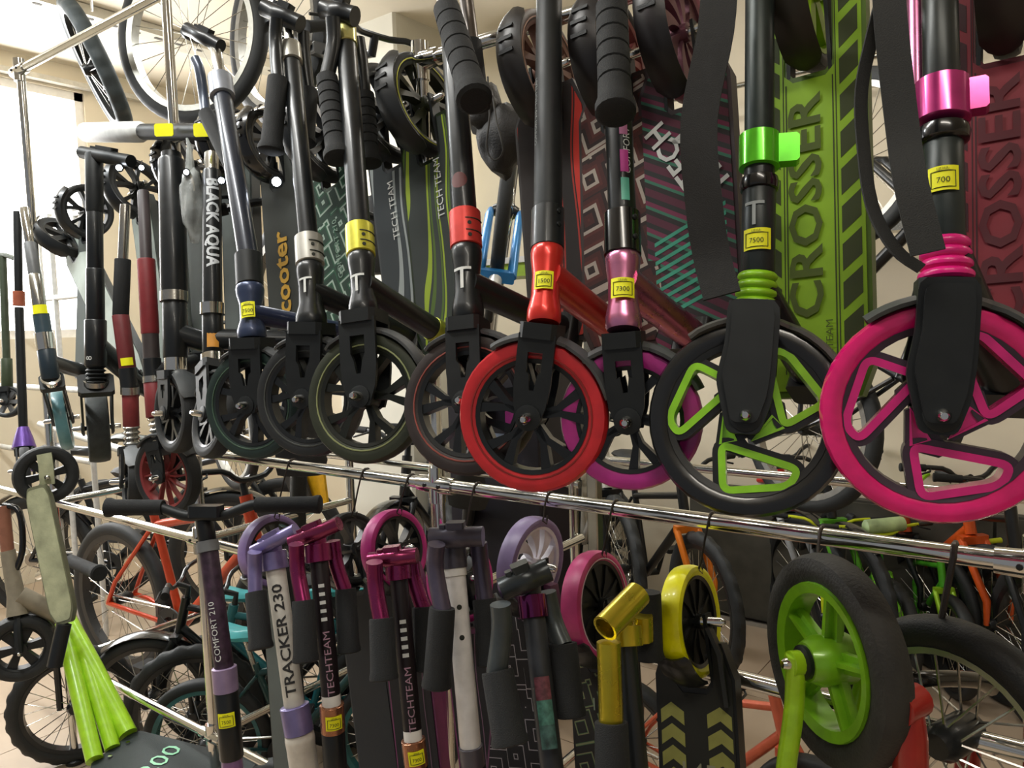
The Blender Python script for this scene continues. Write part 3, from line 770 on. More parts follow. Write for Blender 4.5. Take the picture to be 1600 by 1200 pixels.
# ================================================================== upper row: scooters with 20 cm wheels
PSI = math.radians(20)
def upper(label, hub, d, R, nodes, tyre, rimc, line, segs, deckspec, rear, forkw, forktop, style='ten', accent=None, psi=PSI, rot=.0, tw=.03, cover=False, forkm=None, neckspec=None, name='kick_scooter', fend='#4c4e4f', frot=.3, sepw=True, railz=None, group='upper row scooters', hooked=True, guard=True):
    """hub=(x,y) picture place of front axle at depth d; nodes = stem axis from crown up (x,y,Y)"""
    H = at(hub[0], hub[1], d)
    ax = Ax([H]+nodes)
    root = thing(name, label, 'scooter', H, group)
    up = (ax.p[1]-H).normalized()
    n = V((math.sin(psi), -math.cos(psi), 0)); n = (n-up*n.dot(up)).normalized()
    wheel(root, 'front_wheel', H, n, R, tw, style, tyre, rimc, line, accent, rot=rot, sep=sepw, ri=R*(.745 if style == 'ten' else .79))
    top = (ax.at(forktop)-H).length
    k = d/FPX
    (fork_cover if cover else fork_plates)(root, H, n, up, R, tw, forkw*k, top, forkm or BLKM)
    side = up.cross(n).normalized()
    f = MB(); f.arc_strip(H, side, up, n, R+.006, math.radians(70), math.radians(128), tw*1.25, .004, .004, 10); 
    f.arc_strip(H, side, up, n, R+.006, math.radians(20), math.radians(70), tw*1.25, .004, .004, 8)
    if guard: mk('front_mudguard', f, M(fend, .5), root)
    for sg in segs:
        nm, y0, y1, pr, mt = sg[:5]
        seg(root, nm, ax, y0, y1, pr, mt)
    if deckspec:
        B, T, w, sheet, sm = deckspec
        B, T = P(*B), P(*T); W = P(*rear['c'])
        upd = (W-B).normalized(); T = W-upd*(rear['R']+.012)
        dk, gt, sx, ud, nz, L = deck(root, B, T, w, sheet, sm, ears=(rear['ears'], (W-B).length+.05) if 'ears' in rear else (.027, (W-B).length-.03))
        rear_end(root, W, sx, ud, nz, rear['R'], rear.get('tw', .03), rear.get('style', 'ten'), rear['tyre'], rear['rim'], rear.get('line'), T, w, rear.get('fm', BLK), rear.get('am'), rear.get('a0', -1.35), rear.get('a1', .75), fin=rear.get('fin', True))
        if neckspec:
            y, r, mt, end = neckspec; a = ax.at(y)
            neck(root, a, B+ud*.02+nz*.0, r, mt, end=end)
        if hooked: hook((W.x+.02, RY, railz or zt), W+ud*(rear['R']-.006)+V((.016, 0, 0)), 'bent wire hook holding the '+hooked if isinstance(hooked, str) else 'bent wire hook on the top rail holding a scooter wheel', 'hooks on the rails')
        return root, ax, (dk, gt, sx, ud, nz, L, B, T, W)
    return root, ax, None

LG1, LG2 = '#5b6460', '#2f3534'
# ---- navy scooter
r1, a1, d1 = upper('navy blue kick scooter with dark green wheel and price tag', (398, 632), 1.40, .1, [(393, 500, .84), (388, 400, .87), (372, 320, .90), (337, 75, 1.0)],
    M('#1d2f2a', .5, 0, .1), BLK, M('#48604f', .5), [
    ('head_tube', 530, 445, WAIST(44, 34, 44), paint('#3b4662', .35, .4)), ('clamp', 447, 398, 41, BLKM), ('stem', 400, 150, 30, paint('#2b303b')), ('clamp', 152, 122, 38, M('#8b8f98', .35, .5)), ('stem_tube', 125, 70, 18, STEEL)],
    ((548, 535, 1.04), (515, 300, 1.06), .135, gmat('geo', [(0, '#123524'), (.3, '#1c5236'), (.5, '#9fb3a4'), (.72, '#123524')], 1.5, 2.6), paint('#22402f')), dict(c=(508, 215, 1.1), R=.1, tyre=RUB, rim=BLK), 56, 530, hooked='wheel of the dark green patterned deck', neckspec=(490, .019, paint('#2c3550'), None))
price_tag(r1, a1, 490, 34, 22, 26, '7500', -.3)
t_clamp(r1, P(292, 45, .98), P(345, 72, 1.0), .014, BLK)
pathtube(r1, 'handle_tube', [P(305, 92, .96), P(312, 110, .96), P(318, 150, .96), P(322, 182, .95)], .0105, paint('#3b4454'))
grip(r1, [P(322, 178, .95), P(368, 268, .92)], .0165, FOAM, 1.15)
text(d1[1], 'COMFORT 210', .014, d1[6]+d1[3]*.2+d1[4]*.003, d1[3], -d1[2], M('#7f9a86', .6))
# ---- black scooter with silver clamp
r2, a2, d2 = upper('black kick scooter with silver clamp and black wheel', (485, 622), 1.30, .1, [(487, 500, .84), (484, 392, .88), (455, 90, 1.0)],
    M('#262829', .5, 0, .1), BLK, M('#50534f', .5), [
    ('head_tube', 512, 414, WAIST(48, 38, 44), BLK), ('clamp', 414, 372, 44, M('#b8b6ae', .35, .5)), ('stem', 374, 95, 29, BLK), ('clamp', 98, 72, 34, M('#a8a69d', .3, .6)), ('stem_tube', 80, 30, 15, STEEL)],
    ((652, 545, 1.04), (620, 300, 1.06), .14, gmat('wave', [(0, '#343b3e'), (.55, '#a3abaa'), (.86, '#343b3e'), (.93, '#3b4346')], .5, 7.), M('#3a3f42', .5)), dict(c=(605, 178, 1.1), R=.1, tyre=RUB, rim=BLK), 60, 506, hooked='wheel of the grey wave printed deck', neckspec=(455, .02, BLK, None), rot=.4)
stick_text(r2, a2, 455, 'T', 28, 40, WTXT, False, -.45)
clamp_slots(r2, a2, (387, 402), 44, r2)
t_clamp(r2, P(412, 12, .99), P(470, 38, 1.02), .017, BLK)
pathtube(r2, 'handle_tube', [P(432, 28, .97), P(430, 70, .97), P(434, 125, .95)], .0125, BLK); grip(r2, [P(434, 122, .95), P(423, 238, .92)], .019, FOAM, 1.3)
pathtube(r2, 'handle_tube', [P(474, 50, 1.04), P(476, 90, 1.04), P(483, 145, 1.04)], .0125, BLK); grip(r2, [P(483, 142, 1.04), P(476, 225, 1.0)], .018, FOAM, 1.2)
text(d2[1], 'TECH TEAM', .016, d2[6]+d2[3]*.28+d2[4]*.003-d2[2]*.012, d2[3], -d2[2], WTXT)
# ---- olive scooter with yellow clamp
r3, a3, d3 = upper('black kick scooter with yellow clamp and olive green wheel', (575, 622), 1.17, .1, [(568, 480, .82), (563, 378, .86), (540, 50, 1.0)],
    M('#2b3020', .5, 0, .1), M('#14170f', .4), M('#8d9466', .5), [
    ('head_tube', 494, 398, WAIST(46, 37, 44), BLK), ('clamp', 400, 355, 45, M('#d8d24c', .3, .5)), ('stem', 357, 70, 33, BLK), ('clamp', 72, 42, 34, M('#c9c47e', .25, .7)), ('stem_tube', 50, 20, 20, BLK)],
    ((700, 545, 1.02), (675, 300, 1.06), .14, gmat('wave', [(0, '#2c3430'), (.35, '#9bb32a'), (.6, '#2c3430'), (.72, '#4f6a1e'), (.9, '#323b36')], .5, 7.), paint('#23301a')), dict(c=(662, 165, 1.1), R=.1, tyre=RUB, rim=M('#2b2f1c', .4), line=M('#d0d24a', .5), fm=M('#202223', .4)), 62, 490, hooked='yellow lined wheel of the lime wave deck', neckspec=(445, .021, BLK, M('#b5bb4a', .3, .6)), rot=.15)
stick_text(r3, a3, 452, 'T', 32, 40, WTXT, False, -.45)
clamp_slots(r3, a3, (372, 387), 45, r3)
t_clamp(r3, P(505, 14, .98), P(555, 26, 1.0), .018, BLK)
pathtube(r3, 'handle_tube', [P(520, 28, .96), P(521, 70, .96), P(510, 125, .94)], .0135, BLK); grip(r3, [P(511, 122, .94), P(529, 250, .9)], .019, FOAM, 1.3, 6)
pathtube(r3, 'handle_tube', [P(560, 60, 1.03), P(566, 100, 1.03), P(570, 152, 1.02)], .012, BLK); grip(r3, [P(570, 148, 1.02), P(578, 258, .99)], .0175, FOAM, 1.25, 6)
text(d3[1], 'TECH TEAM', .016, d3[6]+d3[3]*.3+d3[4]*.003+d3[2]*.02, d3[3], -d3[2], WTXT)
# ---- black scooter with red clamp
r4, a4, d4 = upper('black kick scooter with red clamp and brown wheel lined in red', (735, 632), 1.08, .1, [(731, 480, .85), (728, 360, .89), (703, 0, 1.0)],
    M('#2e2523', .5, 0, .1), BLK, M('#8f4b42', .5), [
    ('head_tube', 500, 386, WAIST(50, 42, 50), BLK), ('clamp', 388, 333, 50, M('#d4413a', .35, .3)), ('stem', 335, 40, 37, BLK), ('stem_tube', 45, -25, 24, BLK)],
    ((885, 535, 1.04), (865, 300, 1.06), .14, gmat('wave', [(0, '#2a2320'), (.45, '#b23529'), (.62, '#2a2320'), (.75, '#d83a2c')], .45, 7.), M('#2b2523', .5)), dict(c=(852, 112, 1.1), R=.1, tyre=M('#5b4a42', .5), rim=M('#7b5a4d', .5, .2), line=M('#b58a74', .5), fm=M('#221f1e', .4)), 56, 502, hooked='brown wheel of the red wave deck', neckspec=(445, .022, BLK, None), rot=.5)
stick_text(r4, a4, 445, 'T', 38, 46, WTXT, False, -.35)
clamp_slots(r4, a4, (352, 371), 50, r4)
stick_text(r4, a4, 290, '●', 26, 37, M('#5a2220', .5), True, -.2)
pathtube(r4, 'handle_tube', [P(700, -30, .95), P(695, 0, .95), P(699, 22, .94)], .013, M('#b9b0a8', .3, .8)); grip(r4, [P(698, 15, .94), P(742, 158, .86)], .021, FOAM, 1.25, 5)
pathtube(r4, 'handle_tube', [P(726, -20, 1.05), P(733, 30, 1.05), P(738, 70, 1.04)], .012, M('#6a6460', .3, .8)); grip(r4, [P(737, 66, 1.04), P(748, 170, 1.02)], .017, FOAM, 1.2)
# ---- red scooter
RED = '#cf2f28'
r5, a5, d5 = upper('bright red kick scooter with red tyre and black stem', (833, 650), 1.0, .1, [(850, 500, .82), (856, 380, .86), (858, 0, 1.0)],
    M('#c8252a', .35, 0, .3), BLK, M('#8e2724', .5), [
    ('head_tube', 506, 386, WAIST(53, 44, 53), paint('#d83128', .3, .35)), ('clamp', 390, 328, 52, BLK), ('stem', 330, -60, 42, BLKM)],
    ((975, 545, 1.02), (960, 300, 1.06), .14, gmat('geo', [(0, '#4a221e'), (.3, '#2e1d1a'), (.55, '#b3a79a'), (.78, '#5a2a24')], 1.3, 2.3), M('#352522', .5)), dict(c=(962, 95, 1.1), R=.1, tyre=RUB, rim=M('#8a4a48', .4), fm=M('#1f1c1c', .4)), 58, 508, hooked='wheel of the brown patterned deck', neckspec=(430, .023, paint('#c02a22', .3, .3), None), rot=.2)
price_tag(r5, a5, 447, 46, 30, 30, '1500', -.15)
clamp_bolts(r5, a5, 340, 360, 52, r5)
stick_text(r5, a5, 180, 'COMFORT 210 • TECH TEAM', 7, 42, GTXT, True, -1.1)
# ---- pink scooter
r6, a6, d6 = upper('metallic pink kick scooter with magenta tyre and comfort lettering', (985, 655), .97, .09, [(973, 500, .86), (973, 365, .90), (960, 0, 1.0)],
    M('#b22a86', .35, 0, .3), BLK, None, [
    ('head_tube', 516, 396, WAIST(56, 47, 56), anod('#d687ad')), ('clamp', 400, 335, 58, BLKG), ('stem', 337, -60, 42, BLK)],
    ((1088, 550, 1.02), (1072, 300, 1.06), .145, gmat('diag', [(0, '#5b2b3c'), (.3, '#2d2a2a'), (.5, '#3f7a63'), (.62, '#7a3350'), (.8, '#2e3030')], .9, 3.), M('#3a2c30', .5)), dict(c=(1062, 55, 1.1), R=.1, tyre=M('#8e4a60', .5), rim=M('#7a4f5b', .35, .5), fm=M('#211e1f', .4), style='swirl'), 60, 522, hooked='mauve wheel of the teal striped deck', neckspec=(440, .023, anod('#c06a88'), None), rot=.0)
price_tag(r6, a6, 459, 50, 38, 33, '7300', .0)
clamp_bolts(r6, a6, 350, 380, 58, r6)
stick_text(r6, a6, 245, 'COMFORT', 12, 42, WTXT, True, .55)
for yy, cc in ((262, '#c23f92'), (305, '#5fb39a'), (205, '#b06a90')):
    p_ = a6.at(yy); u_ = (a6.at(yy-5)-p_).normalized(); f_, s_ = face_of(p_, u_); f2 = f_*math.cos(.3)+s_*math.sin(.3)
    patch(r6, 'stem_decal', p_, u_.cross(f2), u_, .011, .032, M(cc, .45), (42/2*proj(p_)[2]/FPX, f2))
pathtube(r6, 'handle_tube', [P(945, -40, .93), P(950, -10, .93), P(955, 15, .92)], .0145, anod('#e0a0bd')); grip(r6, [P(955, 11, .92), P(962, 180, .84)], .0205, FOAM, 1.22, 5)
text(d6[1], 'TECH', .034, d6[6]+d6[3]*.295+d6[4]*.003-d6[2]*.018, d6[3]*.85+d6[2]*-.5, -d6[2]*.85-d6[3]*.5, WTXT, bold=.02)
text(d6[1], 'TEAM', .034, d6[6]+d6[3]*.275+d6[4]*.003+d6[2]*.026, d6[3]*.85+d6[2]*-.5, -d6[2]*.85-d6[3]*.5, WTXT, bold=.02)
b = [[(-.055, .05+k*.014), (.055, .09+k*.014), (.055, .096+k*.014), (-.055, .056+k*.014)] for k in range(9)]
poly_print(d6[1], d6[6], d6[2], d6[3], d6[4], b, M('#3fa083', .6), 'printed_stripe')
# ---- lime scooter with springs
LIME = '#8fc31f'
CW = .145
r7, a7, d7 = upper('black kick scooter with lime rubber boot and lime edged wheel', (1167, 655), .90, .114, [(1180, 480, .91), (1186, 400, .92), (1187, 0, 1.0)],
    M('#101112', .3, 0, .4), M('#1b1c1c', .4), None, [
    ('fork_top', 500, 476, 60, BLKM), ('rubber_boot', 480, 426, BOOT(66, 60), M('#8cc417', .4, 0, .2)), ('stem_sleeve', 428, 285, 51, M('#232a29', .4, .2)), ('ring', 300, 278, [(0, 50), (.1, 57), (.5, 60), (.9, 57), (1, 50)], BLKG), ('stem_sleeve', 280, 262, 46, BLK), ('clamp', 264, 212, 62, M('#5fd020', .25, .4, .4)), ('stem', 214, -60, 44, M('#26302d', .4, .3))],
    ((1272, 620, 1.02), (1265, 100, 1.08), CW, M('#86b012', .6, 0, 0, .1, 20), M('#4d6a12', .45)), dict(c=(1262, -20, 1.12), R=.112, tyre=RUB, rim=M('#8fb51e', .35), fm=M('#2b271f', .45), style='four', am=None, a0=-1.5, ears=.03), 78, 478, style='crosser', accent=M('#8fd02a', .3, 0, .3), cover=True, psi=math.radians(17), rot=-.12, tw=.034, fend='#565550', hooked='wheel of the lime board', neckspec=(450, .022, BLK, None))
stick_text(r7, a7, 343, 'T', 40, 51, GTXT, False, -.3)
price_tag(r7, a7, 381, 51, 44, 34, '7500', -.15)
b = MB(); p_ = a7.at(238); u_ = (a7.at(230)-p_).normalized(); f_, s_ = face_of(p_, u_); b.box(p_+s_*.032, s_, u_, f_, .028, .036, .018); mk('clamp_lug', b, M('#5fd020', .25, .4, .4), r7)
# ---- hot pink scooter
r8, a8, d8 = upper('black kick scooter with hot pink tyre and pink rubber boot', (1465, 645), .80, .115, [(1478, 440, .91), (1475, 300, .93), (1468, 0, .99)],
    M('#e0126e', .22, 0, .6), M('#3d2c38', .4), None, [
    ('fork_top', 470, 436, 74, BLKM), ('rubber_boot', 440, 374, BOOT(82, 70), M('#e0147c', .35, 0, .3)), ('stem_sleeve', 378, 222, 58, M('#2b3231', .4, .2)), ('ring', 226, 198, [(0, 62), (.15, 74), (.5, 78), (.85, 74), (1, 62)], BLKG), ('clamp', 192, 130, 80, M('#c03a80', .2, .5, .5)), ('stem', 140, -60, 52, M('#303433', .35, .3))],
    ((1578, 640, 1.02), (1570, 100, 1.08), .15, M('#7e1d2b', .6, 0, 0, .1, 20), M('#5a1722', .45)), dict(c=(1568, -60, 1.13), R=.112, tyre=RUB, rim=M('#7a1f30', .35), fm=M('#2b2422', .45), style='four', a0=-1.5, ears=.03), 84, 438, style='crosser', accent=M('#d8207c', .25, 0, .4), cover=True, psi=math.radians(14), rot=0, tw=.036, fend='#4b4d4c', hooked='wheel of the wine red board', neckspec=(400, .024, BLK, None))
price_tag(r8, a8, 290, 58, 44, 40, '700', -.02)
b = MB(); p_ = a8.at(160); u_ = (a8.at(150)-p_).normalized(); f_, s_ = face_of(p_, u_); b.box(p_+s_*.03, s_, u_, f_, .026, .036, .018); mk('clamp_lug', b, M('#c03a80', .2, .5, .5), r8)
b = MB(); q0, q1 = a8.at(340), a8.at(-40); off = -face_of(q0, q1-q0)[1]*.027+V((0, .03, 0)); b.cyl(q0+off, q1+off, .011, n=12); mk('side_tube', b, anod('#b06a8c'), r8)
# printed boards of the two big scooters
for dk, dark, lab, sgn in ((d7, M('#333d14', .7), '#46560f', 1), (d8, M('#3c1a20', .7), '#521520', 1)):
    _, gt, sx, ud, nz, L, B_, T_, W_ = dk
    hw = CW*.46; Le = (W_-B_).length+.04
    for s in (-1, 1):
        k = 0
        while .06+k*.05+.06 < Le-.03:
            y0 = .06+k*.05; poly_print(gt, B_, sx, ud, nz, [[(s*hw*.58, y0), (s*hw*.93, y0+.02), (s*hw*.93, y0+.055), (s*hw*.58, y0+.035)]], dark, 'printed_panel'); k += 1
        poly_print(gt, B_, sx, ud, nz, [[(s*hw*.44, .03), (s*hw*.465, .03), (s*hw*.465, L-.01), (s*hw*.44, L-.01)]], dark, 'printed_line')
        poly_print(gt, B_, sx, ud, nz, [[(s*hw*.50, .03), (s*hw*.52, .03), (s*hw*.52, Le-.02), (s*hw*.50, Le-.02)]], dark, 'printed_line')
    text(gt, 'CROSSER', .042, B_+ud*(L*.58)-sx*.004+nz*.0035, ud, -sx, M(lab, .7), xs=1.25, bold=.02)
    text(gt, 'TECHTEAM', .009, B_+ud*(L*.14)+nz*.0035+sx*hw*.33, ud, -sx, M(lab, .7), xs=1.2)

# carrying straps of the two big scooters, hanging beside their stems
STRAP = M('#1a1a19', .75, 0, 0, .2, 90., .4)
b = MB(); b.ribbon(smooth_path([P(1125, -40, .93), P(1118, 50, .91), P(1092, 190, .89), (P(1100, 320, .88)), P(1112, 400, .88), P(1128, 462, .87)], 4), V((.9, .3, 0)), .043, .004); mk('carry_strap', b, STRAP, r7)
b = MB(); b.ribbon(smooth_path([P(1388, -40, .87), P(1392, 40, .86), P(1410, 200, .85), P(1424, 290, .83), P(1450, 395, .82)], 4), V((.9, .3, 0)), .03, .003); b.ribbon(smooth_path([P(1388, -40, .875), P(1362, 60, .87), P(1346, 140, .87), P(1348, 220, .87), P(1362, 320, .86), P(1398, 388, .85), P(1440, 420, .85)], 4), V((.8, .6, 0)), .013, .003); mk('carry_strap', b, M('#262726', .75, 0, 0, .2, 90., .4), r8)

# ================================================================== left end of the upper row
GS = M('#565d59', .7, 0, 0, .08, 30)
HP = PI/2
SPR = lambda wd, k=5: [(i/(k*2), wd*(1 if i % 2 else .72)) for i in range(k*2+1)]
rA, aA, dA = upper('all black scooter with very thick stem and glossy mudguard wheel', (276, 645), 1.8, .095, [(274, 560, .97), (271, 400, 1.0), (268, 245, 1.04)], RUB, BLK, None, [
    ('ring', 582, 558, 34, CHR), ('head_tube', 560, 470, 36, BLK), ('stem', 472, 250, 40, BLK), ('cable_tie', 472, 456, 42, STEEL), ('stem_cap', 252, 240, 30, BLK)],
    ((378, 565, 1.1), (370, 400, 1.12), .13, GS, M('#2c302f', .5)), dict(c=(366, 225, 1.16), R=.09, tyre=RUB, rim=BLK, fm=BLKG), 40, 580, psi=-.14, fend='#3a3d3e', tw=.04, style='ten', sepw=False, neckspec=(520, .026, BLK, None), group='dark scooters at the left end', hooked='wheel of the thick black scooter')
rB, aB, dB = upper('black scooter with white stem lettering and orange badge', (337, 650), 1.64, .092, [(333, 560, .97), (332, 480, .98), (331, 265, 1.05)], RUB, BLK, None, [
    ('ring', 572, 556, 38, CHR), ('head_tube', 558, 490, 32, BLK), ('ring', 492, 474, 38, CHR), ('stem', 476, 268, 29, BLK), ('stem_cap', 270, 240, 22, STEEL)],
    ((452, 545, 1.1), (440, 400, 1.12), .13, M('#3b3e39', .7, 0, 0, .1, 30), M('#2c302f', .5)), dict(c=(430, 225, 1.14), R=.09, tyre=RUB, rim=BLK, fm=BLKG), 40, 572, psi=-.05, fend='#3a3d3e', tw=.036, style='ten', sepw=False, neckspec=(530, .024, BLK, None), group='dark scooters at the left end', hooked='wheel of the white lettered black scooter')
p_ = aB.at(352); u_ = (aB.at(345)-p_).normalized(); f_, s_ = face_of(p_, u_); rr = 29/2*proj(p_)[2]/FPX
text(rB, 'BLACK AQUA', 19*proj(p_)[2]/FPX, p_, -u_, s_, M('#c9cdd0', .5), (rr, f_), along=True, xs=.9, bold=.035)
text(dB[1], 'Scooter', .05, dB[6]+dB[3]*.16+dB[4]*.003, dB[3], -dB[2], M('#cfa23a', .5), bold=.025)
p_ = aB.at(528); f_, s_ = face_of(p_, u_); o = patch(rB, 'badge', p_, s_, u_, .025, .055, M('#c8892c', .5), (32/2*proj(p_)[2]/FPX, f_)); o['label'] = 'orange shield badge'
rC, aC, dC = upper('black and dull red scooter with spring and grey front guard', (207, 752), 2.0, .085, [(206, 690, 1.0), (203, 600, 1.0), (188, 490, 1.0), (196, 320, 1.03)], RUB, BLK, None, [
    ('spring', 704, 664, SPR(26), STEEL), ('head_tube', 666, 612, 24, M('#7a2a2c', .5)), ('ring', 616, 604, 28, STEEL), ('head_sleeve', 606, 575, 27, BLK), ('stem', 577, 492, 25, M('#6e2b2e', .5)), ('grip', 494, 405, 24, FOAM), ('stem', 407, 320, 15, STEEL)],
    ((262, 640, 1.12), (240, 400, 1.14), .11, M('#8f9a92', .7, 0, 0, .15, 14), M('#39403d', .5)), dict(c=(215, 295, 1.18), R=.09, tyre=RUBG, rim=BLKM, fm=BLK), 32, 700, psi=-.35, fend='#7d8184', tw=.036, style='four', sepw=False, neckspec=(590, .022, BLK, None), group='dark scooters at the left end', hooked='dull wheel at far left')
price_tag(rC, aC, 566, 26, 18, 12, '')
rD, aD, dD = upper('dark red scooter with thin spoked red wheel', (262, 742), 1.88, .1, [(244, 665, .97), (238, 580, .98), (228, 400, 1.0), (224, 300, 1.04)], RUB, M('#7e3030', .4), None, [
    ('fork_top', 712, 690, 30, GREYP), ('spring', 692, 650, SPR(26), STEEL), ('head_tube', 652, 594, 28, M('#7d2a2e', .5)), ('ring', 598, 588, 30, STEEL), ('head_sleeve', 590, 560, 28, BLK), ('stem', 562, 520, 25, M('#38302f', .5)), ('stem', 522, 405, 27, M('#7a2328', .5)), ('stem', 407, 300, 18, M('#3c3334', .5))], ((318, 575, 1.1), (300, 400, 1.12), .13, GS, M('#2c302f', .5)), dict(c=(296, 262, 1.16), R=.09, tyre=RUB, rim=BLK, fm=BLKG), 30, 690, psi=math.radians(12), style='thin', hooked='wheel above the crumpled plastic bag', neckspec=(585, .024, BLK, None), fend='#44484a', tw=.034, sepw=False, group='dark scooters at the left end')
rE, aE, dE = upper('tall black scooter with tread tyre seen edge on', (153, 668), 2.15, .098, [(150, 600, .95), (149, 450, .97), (147, 230, 1.0)], M('#2c3231', .6, 0, 0, .3, 60, .5), BLK, None, [
    ('ring', 602, 594, 36, STEEL), ('spring', 600, 570, SPR(30), BLKM), ('head_tube', 572, 500, 32, BLK), ('stem', 502, 420, 27, BLK), ('stem', 422, 330, 24, BLK), ('stem_sleeve', 332, 240, 26, BLKM)],
    ((215, 600, 1.1), (190, 400, 1.12), .12, M('#aeb7ae', .7, 0, 0, .15, 14), M('#2c302f', .5)), dict(c=(106, 372, 1.2), R=.1, tyre=RUBG, rim=BLKM, fm=BLK, style='four'), 34, 598, psi=math.radians(-24), style='four', tw=.055, sepw=False, neckspec=(540, .028, BLK, None), group='dark scooters at the left end', guard=False, hooked=False)
stick_text(rE, aE, 560, '8', 10, 32, WTXT, True, -.6)
t_clamp(rE, P(128, 238, .99), P(205, 252, 1.02), .016, BLKM)
rF, aF, dF = upper('silver and blue scooter with pale teal tyre leaning at far left', (98, 655), 2.45, .1, [(79, 590, 1.0), (62, 480, 1.0), (38, 325, 1.02)], M('#5f8f96', .4, 0, .2), BLK, None, [
    ('ring', 600, 590, 28, CHR), ('head_tube', 592, 545, 26, M('#22303a', .4)), ('clamp', 547, 520, 27, CHR), ('stem_sleeve', 522, 490, 24, M('#31444e', .4)), ('stem', 480, 430, 20, STEEL), ('grip', 432, 380, 18, GREYP), ('stem', 382, 325, 14, CHR)],
    ((128, 590, 1.15), (130, 450, 1.16), .1, GS, BLK), dict(c=(135, 330, 1.2), R=.085, tyre=RUBG, rim=BLKM, fm=BLK), 26, 596, psi=math.radians(-18), style='four', tw=.036, sepw=False, neckspec=(565, .024, BLK, None), group='dark scooters at the left end', guard=False, hooked=False)
price_tag(rF, aF, 485, 24, 22, 14, '')
rG, aG, dG = upper('slim dark scooter with purple fork at the left edge', (40, 735), 2.6, .08, [(37, 690, 1.1), (30, 500, 1.12), (27, 330, 1.14)], RUB, M('#5a3a80', .3, .4), None, [
    ('fork_crown', 700, 668, [(0, 34), (.5, 26), (1, 16)], M('#5e3f8c', .3, .4)), ('stem', 670, 480, 13, BLKM), ('reflector', 478, 455, 17, M('#a3563c', .5)), ('stem', 455, 330, 12, BLKM)], None, None, 22, 700, psi=math.radians(-20), style='four', sepw=False, group='dark scooters at the left end', guard=False)
rH, aH, dH = upper('dark olive scooter with tiny wheel at the left edge', (12, 628), 2.8, .058, [(11, 590, 1.14), (8, 480, 1.15), (4, 400, 1.16)], RUB, GREYP, None, [
    ('head_tube', 606, 560, 16, M('#37432d', .5)), ('stem', 562, 400, 11, M('#3f4a38', .5))], None, None, 14, 606, psi=math.radians(40), style='four', tw=.026, sepw=False, group='dark scooters at the left end', guard=False)
pathtube(rH, 'handlebar', [P(-20, 398, 1.15), P(4, 398, 1.16), P(24, 404, 1.17)], .009, M('#3f4a38', .5))

# plastic bag, dark bag, padded bar and glowing discs added for sparkles behind the left scooters
def blob(name, c, r, mat, seed, amp=.25, parent=None, org=None):
    bm = bmesh.new(); bmesh.ops.create_icosphere(bm, subdivisions=3, radius=1)
    from mathutils import noise
    m = MB(); vs = []
    for v in bm.verts:
        k = 1+amp*noise.noise(v.co*1.6+V((seed, seed*2, 0)))+amp*.5*noise.noise(v.co*4+V((0, seed, 1)))
        vs.append(V(c)+V((v.co.x*r[0]*k, v.co.y*r[1]*k, v.co.z*r[2]*k)))
    m.add(vs, [tuple(v.index for v in f.verts) for f in bm.faces]); bm.free()
    return mk(name, m, mat, parent, 180, org)
c = P(300, 318, 1.02)
t = thing('plastic_bag', 'crumpled clear plastic bag hanging beside the white lettered stem', 'bag', c); blob('bag_body', c, (.028, .025, .085), M('#b7bcba', .25, 0, 0, .3, 30, .6, 0, .55), 3, .35, t)
b = MB(); b.tube([c+V((0, 0, .07)), c+V((.004, 0, .13)), c+V((-.004, .0, .15))], [.012, .006, .003], 8); mk('bag_neck', b, M('#b7bcba', .25, 0, 0, .3, 30, .6, 0, .55), t)
c = P(785, 215, 1.35)
t = thing('drawstring_bag', 'black drawstring bag hanging behind the red clamp scooter', 'bag', c); blob('bag_body', c, (.06, .05, .075), M('#201f1f', .55, 0, 0, .3, 30, .5), 5, .35, t); blob('bag_fold', c+V((-.03, -.03, .06)), (.045, .03, .05), M('#2d2b2a', .5, 0, 0, .3, 30, .5), 8, .35, t)
b = MB(); b.tube(smooth_path([P(762, 120, 1.28), P(765, 180, 1.27), P(760, 230, 1.27), P(772, 250, 1.27), P(786, 235, 1.27), P(776, 190, 1.27), P(770, 150, 1.28)], 4), .0022, 6); mk('cord', b, M('#3a3835', .7), t)
c = P(178, 205, 1.05); e = P(300, 207, 1.04)
t = thing('padded_bar', 'pale grey and black padded bar lying across the left scooters', 'bar', c)
b = MB(); a_, z_ = P(130, 207, 1.06), P(224, 206, 1.05); b.tube([a_, a_.lerp(z_, .06), a_.lerp(z_, .94), z_], [.018, .027, .027, .02], 14); mk('padding', b, M('#c9cbc9', .5), t)
b = MB(); b.cyl(z_, P(328, 206, 1.045), .02, n=12); mk('bar_tube', b, BLKM, t)
for px in (256, 318):
    q = P(px, 203, 1.01); b = MB(); b.box(q, V((.8, .6, 0)), (0, 0, 1), V((.6, -.8, 0)), .045, .03, .002); mk('price_tag', b, YEL, t)
for k, (px, py, s_) in enumerate(((432, 284, .011), (346, 282, .008), (291, 269, .007), (221, 262, .007), (186, 262, .009))):  # glowing discs put in for bright sparkles; their lamp form is made up
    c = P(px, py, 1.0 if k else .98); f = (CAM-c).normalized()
    t = thing('sparkle_disc', 'small round white glowing disc standing in for a sparkle, %s from the left in the row' % ('fifth', 'fourth', 'third', 'second', 'first')[k], 'lamp', c, 'added glowing sparkle discs behind the left scooters')
    b = MB(); b.lathe(c-f*.03, f, [(0, s_*.5), (.004, s_*.9), (.022, s_*1.2), (.03, s_*1.25), (.03, s_*1.05)], 16); mk('disc_housing', b, BLKM, t)
    b = MB(); b.lathe(c-f*.004, f, [(0, s_*.5), (0, s_*1.04), (.004, s_*.8), (.006, s_*.3)], 16); mk('lens', b, M('#eef4ff', .3, 0, 0, 0, 5, 0, 30.), t)  # glowing face of the added disc

